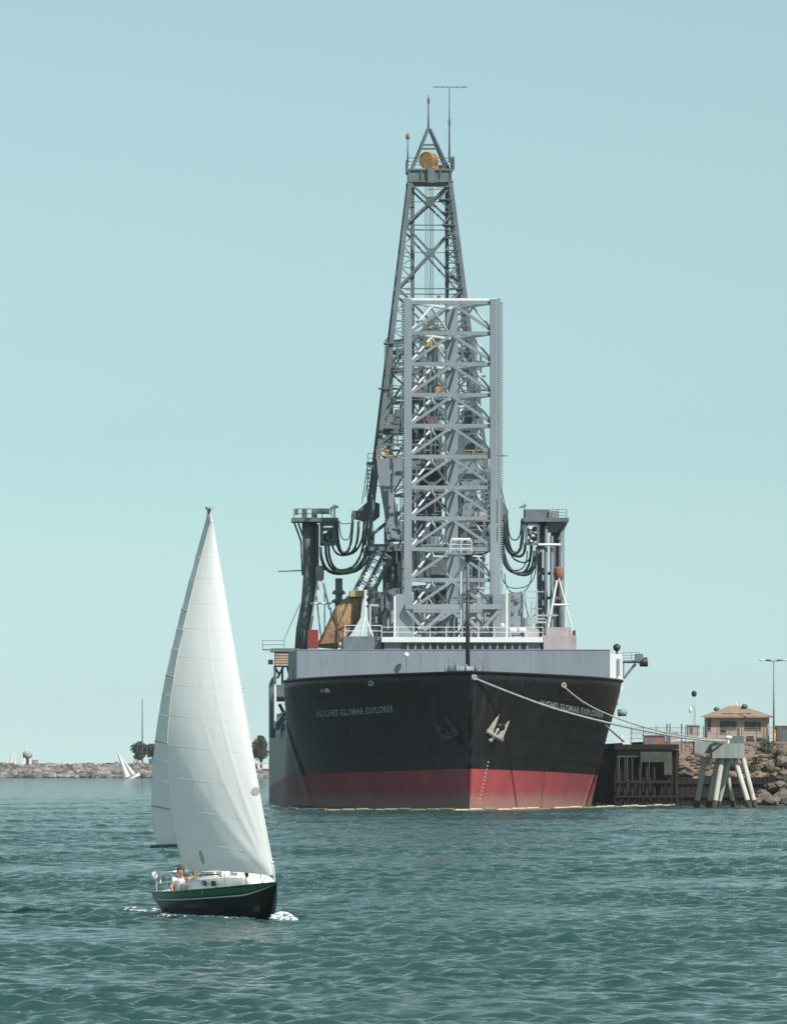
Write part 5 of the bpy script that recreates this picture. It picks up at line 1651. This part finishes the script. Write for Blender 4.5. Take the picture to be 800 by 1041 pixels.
# sheds, posts and lamps on the bank
def shed(px0, px1, py0, py1, d, dep, m, name, label, cat):
    p, q = W(px0, py1, d), W(px1, py0, d)
    b = MB(); w_, h_ = q.x - p.x, q.z - p.z
    b.box((-w_ / 2, 0, -.3), (w_ / 2, dep, h_)); b.box((-w_ / 2 - .12, -.12, h_), (w_ / 2 + .12, dep + .1, h_ + .12))
    o = b.build(name, m); o.location = ((p.x + q.x) / 2, d, p.z)
    box('door', o, (-.3 * w_, -.05, 0), (-.05 * w_, .02, h_ * .8), DARKST).matrix_parent_inverse = Matrix()
    return tag(o, label, cat)
shed(699, 711, 738, 746, 641, 2, mat('faded_pink_paint', (.42, .33, .31), .8), 'shed', 'little faded pink shed between the wharf and the house', 'shed')
shed(790, 812, 739, 756, 650, 4, mat('brown_shed_boards', (.12, .075, .055), .85, .3, 2), 'shed', 'brown shed at the right edge beside the orange post', 'shed')
shed(655, 675, 748.5, 757.5, 640, 3, mat('dull_red_container', (.27, .13, .11), .8, .25, 1), 'container', 'dull red brown container behind the wharf', 'container')
shed(676, 689, 745, 757.5, 650, 3, mat('grey_white_boards', (.42, .43, .43), .8, .2, 1), 'cabin', 'pale grey cabin behind the wharf near the fence posts', 'cabin')
b = MB(); p = W(633, 757, 628)
b.prism([(0, 0, 0), (1.0, 0, 0), (.5, 0, .45), (.1, 0, 1.15), (-.3, 0, 1.1)], (0, 1.4, 0)); o = b.build('canvas_cover', WHITE); o.location = p
tag(o, 'bright white canvas cover at the edge of the wharf beside the hull', 'cover')
p, q = W(787.3, 756, 646), W(787.3, 744, 646)
b = MB(); b.tube([(0, 0, -.4), (0, 0, q.z - p.z)], .16, 8); b.lathe((0, 0, q.z - p.z), [(.2, 0), (.2, .1), (.05, .2)], 8); o = b.build('bollard_post', ORANGE); o.location = p; tag(o, 'short orange post beside the light mast', 'post')
# tall light mast
d = 648.0; p, q = W(786.6, 752, d), W(786.6, 671.5, d)
root = empty('light_mast', p); tag(root, 'tall slender mast with four lamps by the right edge', 'lamp post')
hh = q.z - p.z
b = MB(); b.tube([(0, 0, -.5), (0, 0, hh)], [.13, .09], 8); b.build('pole', GREY, root)
xl, xr = W(771.5, 0, d).x - p.x, W(803, 0, d).x - p.x
b = MB(); b.tube([(xl, 0, hh + .05), (0, 0, hh - .12), (xr, 0, hh + .05)], .05, 6); b.build('cross_arm', GREY, root)
for px in (774.5, 781, 792.5, 799.5):
    x = W(px, 0, d).x - p.x
    b = MB(); b.blob((x, -.1, hh + .02), .2, int(px), 1, .05, (1.9, 1.1, .55), smooth=True); b.build('lamp_head', WHITE if px in (774.5, 799.5) else GREY2, root)
# small lamp post
d = 642.0; p, q = W(706.3, 746, d), W(706.3, 718, d)
root = empty('street_lamp', p); tag(root, 'small curved lamp post above the pink shed', 'lamp post')
hh = q.z - p.z
b = MB(); b.tube([(0, 0, -1), (0, 0, hh - .2), (-.15, 0, hh), (-.45, 0, hh)], .04, 6); b.build('pole', GREY, root)
b = MB(); b.lathe((-.5, 0, hh - .75), [(.1, 0), (.18, .15), (.16, .5), (.04, .7)], 8); b.build('lamp_head', WHITE, root)
d = 655.0; p, q = W(750.3, 740, d + 8), W(750.3, 714, d + 8)
root = empty('street_lamp', p); tag(root, 'lamp on a thin pole behind the ridge of the house', 'lamp post')
hh = q.z - p.z
b = MB(); b.tube([(0, 0, -3), (0, 0, hh), (-.1, 0, hh + .1)], .03, 6); b.build('pole', GREY, root)
b = MB(); b.lathe((-.15, 0, hh - .6), [(.1, 0), (.16, .15), (.14, .45), (.04, .6)], 8); b.build('lamp_head', WHITE, root)
# signal ball on a thin mast
d = 640.0; p, q = W(703.7, 757, d), W(705.5, 705.5, d)
root = empty('signal_mast', W(704.3, 757, d)); tag(root, 'black ball hoisted on a hair thin mast above the wharf', 'signal')
b = MB(); b.tube([(0, 0, -.8), (0, 0, q.z - p.z + .5)], .014, 5); b.build('mast', GREY, root)
b = MB(); b.blob((.14, 0, q.z - p.z), .32, 2, 2, .05, (.95, .95, 1.1), smooth=True); b.build('ball', BLACKP, root)
# fence along the wharf and the bank
fence = empty('fence', W(700, 757, 634)); tag(fence, 'thin wire fence on posts along the back of the wharf', 'fence')
fo = Vector(fence.location)
fpx = [642, 654, 667, 678, 681, 693, 697, 709, 715, 729, 742, 754, 769, 779, 793, 806]
for i, px in enumerate(fpx):
    y1 = 736 if px in (678, 681, 693) else 738
    p, q = W(px, 757.5, 634) - fo, W(px, y1, 634) - fo
    tube1('fence_post', fence, p - Vector((0, 0, .8)), q, .16 if px in (678, 681, 693) else .09, GREY2)
for y in (740, 745.5, 751): tube1('fence_wire', fence, W(640, y, 634) - fo, W(810, y, 634) - fo, .05, GREY2)
b = MB()
for px in np.arange(641, 808, 1.5):
    b.bar(W(px, 752, 634) - fo, W(px, 740, 634) - fo, .018)
tag(b.build('fence_mesh', GREY2, fence), kind='stuff')

# ------------------------------------------------------------------ far breakwater with trees, boats and buildings
BD = 2090.0
def breakwater():
    b = MB(); xs = [-700 + i * 6 for i in range(130)]
    prof = [(-14, -2), (-9, 0.6), (-3, 3.6), (3, 4.7), (60, 4.6), (130, 4.4), (160, -2)]
    for x in xs:
        for j, (dy, z) in enumerate(prof):
            b.v.append((x, BD + 10 + dy, z + (noise.noise(Vector((x * .09, dy * .2, 0))) * .5 if z > 0 else 0)))
    n = len(prof)
    for i in range(len(xs) - 1):
        for j in range(n - 1):
            k = i * n + j; b.face((k, k + n, k + n + 1, k + 1))
    o = b.build('breakwater', mat('breakwater_core_rock', (.20, .175, .15), .95, .35, .3)); tag(o, 'long low rock breakwater on the far side of the harbour', 'breakwater', kind='structure')
    b = MB(); r_ = random.Random(4)
    for i in range(3600):
        t = r_.random(); x = r_.uniform(-330, 30)
        dy = -12 + 15 * t; z = .1 + 4.3 * min(1, t * 1.12)
        b.blob((x, BD + 10 + dy, z + r_.uniform(-.3, .3)), r_.uniform(.7, 1.7), i, 0, .35, (1.2, 1, .8), mi=r_.choice((0, 0, 1, 2)))
    tag(b.build('armour_rock', [mat('armour_rock_tan', (.165, .155, .145), .95, .35, .2), mat('armour_rock_dark', (.10, .09, .08), .95, .35, .2), mat('armour_rock_pale', (.27, .255, .24), .95, .2, .2)], o), kind='stuff')
breakwater()
TREEG = leaf_mat('dark_tree_leaves', (.035, .055, .022))
def tree(px0, px1, py0, py1, d, seed, label):
    c = W((px0 + px1) / 2, py1, d); w_ = (px1 - px0) * d / F / 2; h_ = (py1 - py0) * d / F
    root = empty('tree', (c.x, d, c.z - 1.2)); tag(root, label, 'tree', 'trees on the far breakwater')
    foliage((0, 0, 1.2 + h_ * .55), w_, w_, h_ * .52, 2600, .42, seed, 14).build('crown', TREEG, root)
    b = MB(); b.tube([(0, 0, -.6), (.1, 0, 1.5), (-.1, 0, h_ * .5)], [.4, .3, .15], 7)
    for j in range(6):
        a = j * 1.05; b.tube([(0, 0, 1.2), (math.cos(a) * w_ * .35, math.sin(a) * w_ * .35, h_ * .5), (math.cos(a) * w_ * .6, math.sin(a) * w_ * .6, h_ * .75)], [.18, .12, .05], 5)
    b.build('trunk', BARK, root)
tree(131.5, 152, 756, 775, BD + 20, 5, 'round dark tree left of the white sail below the flagpole')
tree(147, 166, 757, 774, BD + 26, 6, 'dark tree half hidden by the left edge of the white sail')
tree(254, 277, 748, 777, BD + 24, 7, 'rounded dark green tree between the white sail and the ship')
p, q = W(144.7, 778, BD + 14), W(144.7, 712.5, BD + 14)
b = MB(); b.tube([(0, 0, -1), (0, 0, (q.z - p.z) * .6), (0, 0, q.z - p.z)], [.3, .22, .16], 8); b.lathe((0, 0, q.z - p.z), [(.1, 0), (.3, .2), (.1, .5)], 8)
o = b.build('flagpole', DARKST); o.location = p; tag(o, 'bare tall pole rising from the far breakwater beside the dark trees', 'pole')
shed(134, 143, 773.5, 777.5, BD + 16, 3, WHITE, 'cabin', 'low white cabin under the trees on the far breakwater', 'cabin')
shed(151, 158, 772, 777.5, BD + 16, 3, mat('blue_paint', (.08, .17, .30), .7), 'cabin', 'small blue cabin under the trees next to the white sail', 'cabin')
shed(262, 273, 776, 781, BD + 4, 3, WHITE, 'cabin', 'pale cabin on the breakwater between the sail and the ship', 'cabin')
b = MB(); p = W(75, 778, BD + 40)
for x in range(0, 60): b.box((p.x + 12 + x * 1.5, BD + 16, 4), (p.x + 13.4 + x * 1.5, BD + 17, 5.4 + .5 * noise.noise(Vector((x * .4, 0, 0)))))
tag(b.build('hedge', TREEG), 'low dark hedge along the top of the far breakwater', 'hedge')

# distant boats
def far_boat(px, py, d, hull_l, lean, sails, label, hullc=WHITE, name='sailing_boat', group='small distant sailing boats'):
    p = W(px, py, d); p.z = 0 if d < BD else 0
    root = empty(name, (p.x, d, 0), (0, R(lean), 0)); tag(root, label, 'sailboat', group)
    b = MB(); n = 9
    for i in range(n):
        t = i / (n - 1); x = (t - .5) * hull_l; w_ = hull_l * .14 * (1 - abs(2 * t - .9) ** 2.2 * .9)
        w_ = max(w_, .03)
        b.v += [(x, -w_, .55 + .2 * t), (x, -w_ * .6, -.3), (x, w_ * .6, -.3), (x, w_, .55 + .2 * t)]
    for i in range(n - 1):
        for j in range(3): b.face((i * 4 + j, (i + 1) * 4 + j, (i + 1) * 4 + j + 1, i * 4 + j + 1))
        b.face((i * 4 + 3, (i + 1) * 4 + 3, (i + 1) * 4, i * 4))
    b.face((0, 1, 2, 3)); b.face([(n - 1) * 4 + j for j in (3, 2, 1, 0)])
    b.build('hull', hullc, root)
    for (xm, mh, fx, nm) in sails:
        b = MB(); N = 8
        for j in range(N + 1):
            v = j / N
            for i in range(5):
                u = i / 4
                x = xm + fx * u * (1 - v); y = -.10 * mh * math.sin(math.pi * u) * (1 - v) - .05
                b.v.append((x, y, 1.0 + (mh - 1.0) * v))
        for j in range(N):
            for i in range(4):
                k = j * 5 + i; b.face((k, k + 1, k + 6, k + 5), 0, True)
        b.build(nm, SAIL, root)
    mh = max(s_[1] for s_ in sails)
    b = MB(); b.tube([(sails[0][0], 0, .4), (sails[0][0], 0, mh + .2)], .06, 6); b.build('mast', ALU, root)
    return root
fb = far_boat(133, 792.5, 1880, 7.0, -27, [(.4, 11.2, -2.6, 'mainsail'), (.6, 8.0, 1.6, 'jib')], 'small white dinghy sailing boat leaning hard in front of the breakwater')
for (px, h_, lab) in ((7, 6.2, 'pale sail nearest the left edge behind the breakwater'), (12, 9.5, 'slim grey sail second from the left edge behind the breakwater'), (21.5, 8.5, 'broad grey sail in the middle of the distant fleet'), (25, 11.5, 'tallest white sail of the distant fleet on the left'), (31, 9.2, 'bright white sail at the right end of the distant fleet')):
    far_boat(px, 785, BD + 230, 8, 2, [(.2, h_ + 2.2, -3.2, 'mainsail'), (.5, h_ + .6, 2.2, 'jib')], lab)
shed(32, 38, 773, 779, BD + 220, 6, mat('hazy_grey_building', (.32, .33, .33), .9), 'building', 'grey block building right of the distant sails', 'building')
b = MB(); p = W(28, 779, BD + 210); b.lathe((0, 0, 0), [(.6, -4), (.6, 3.0), (2.0, 3.6), (2.0, 5.4), (.8, 6)], 12); o = b.build('water_tower', mat('hazy_grey_building', (.3, .3, .3))); o.location = p; tag(o, 'small mushroom shaped water tower among the distant sails', 'tower')

# ------------------------------------------------------------------ haze
b = MB(); b.box((-3300, -450, -4), (3300, 7100, 95))
hz = b.build('haze', [])
hz.data.materials.clear()
hm = bpy.data.materials.new('harbour_haze'); hm.use_nodes = True
hn, hl = hm.node_tree.nodes, hm.node_tree.links
hn.clear()
pv = hn.new('ShaderNodeVolumePrincipled'); ho_ = hn.new('ShaderNodeOutputMaterial')
pv.inputs['Color'].default_value = (.97, .94, .98, 1)
pv.inputs['Density'].default_value = 0.00005
pv.inputs['Anisotropy'].default_value = 0.2
hl.new(pv.outputs[0], ho_.inputs['Volume'])
hz.data.materials.append(hm)
tag(hz, 'thin bright harbour haze softening far things', 'haze', kind='stuff')
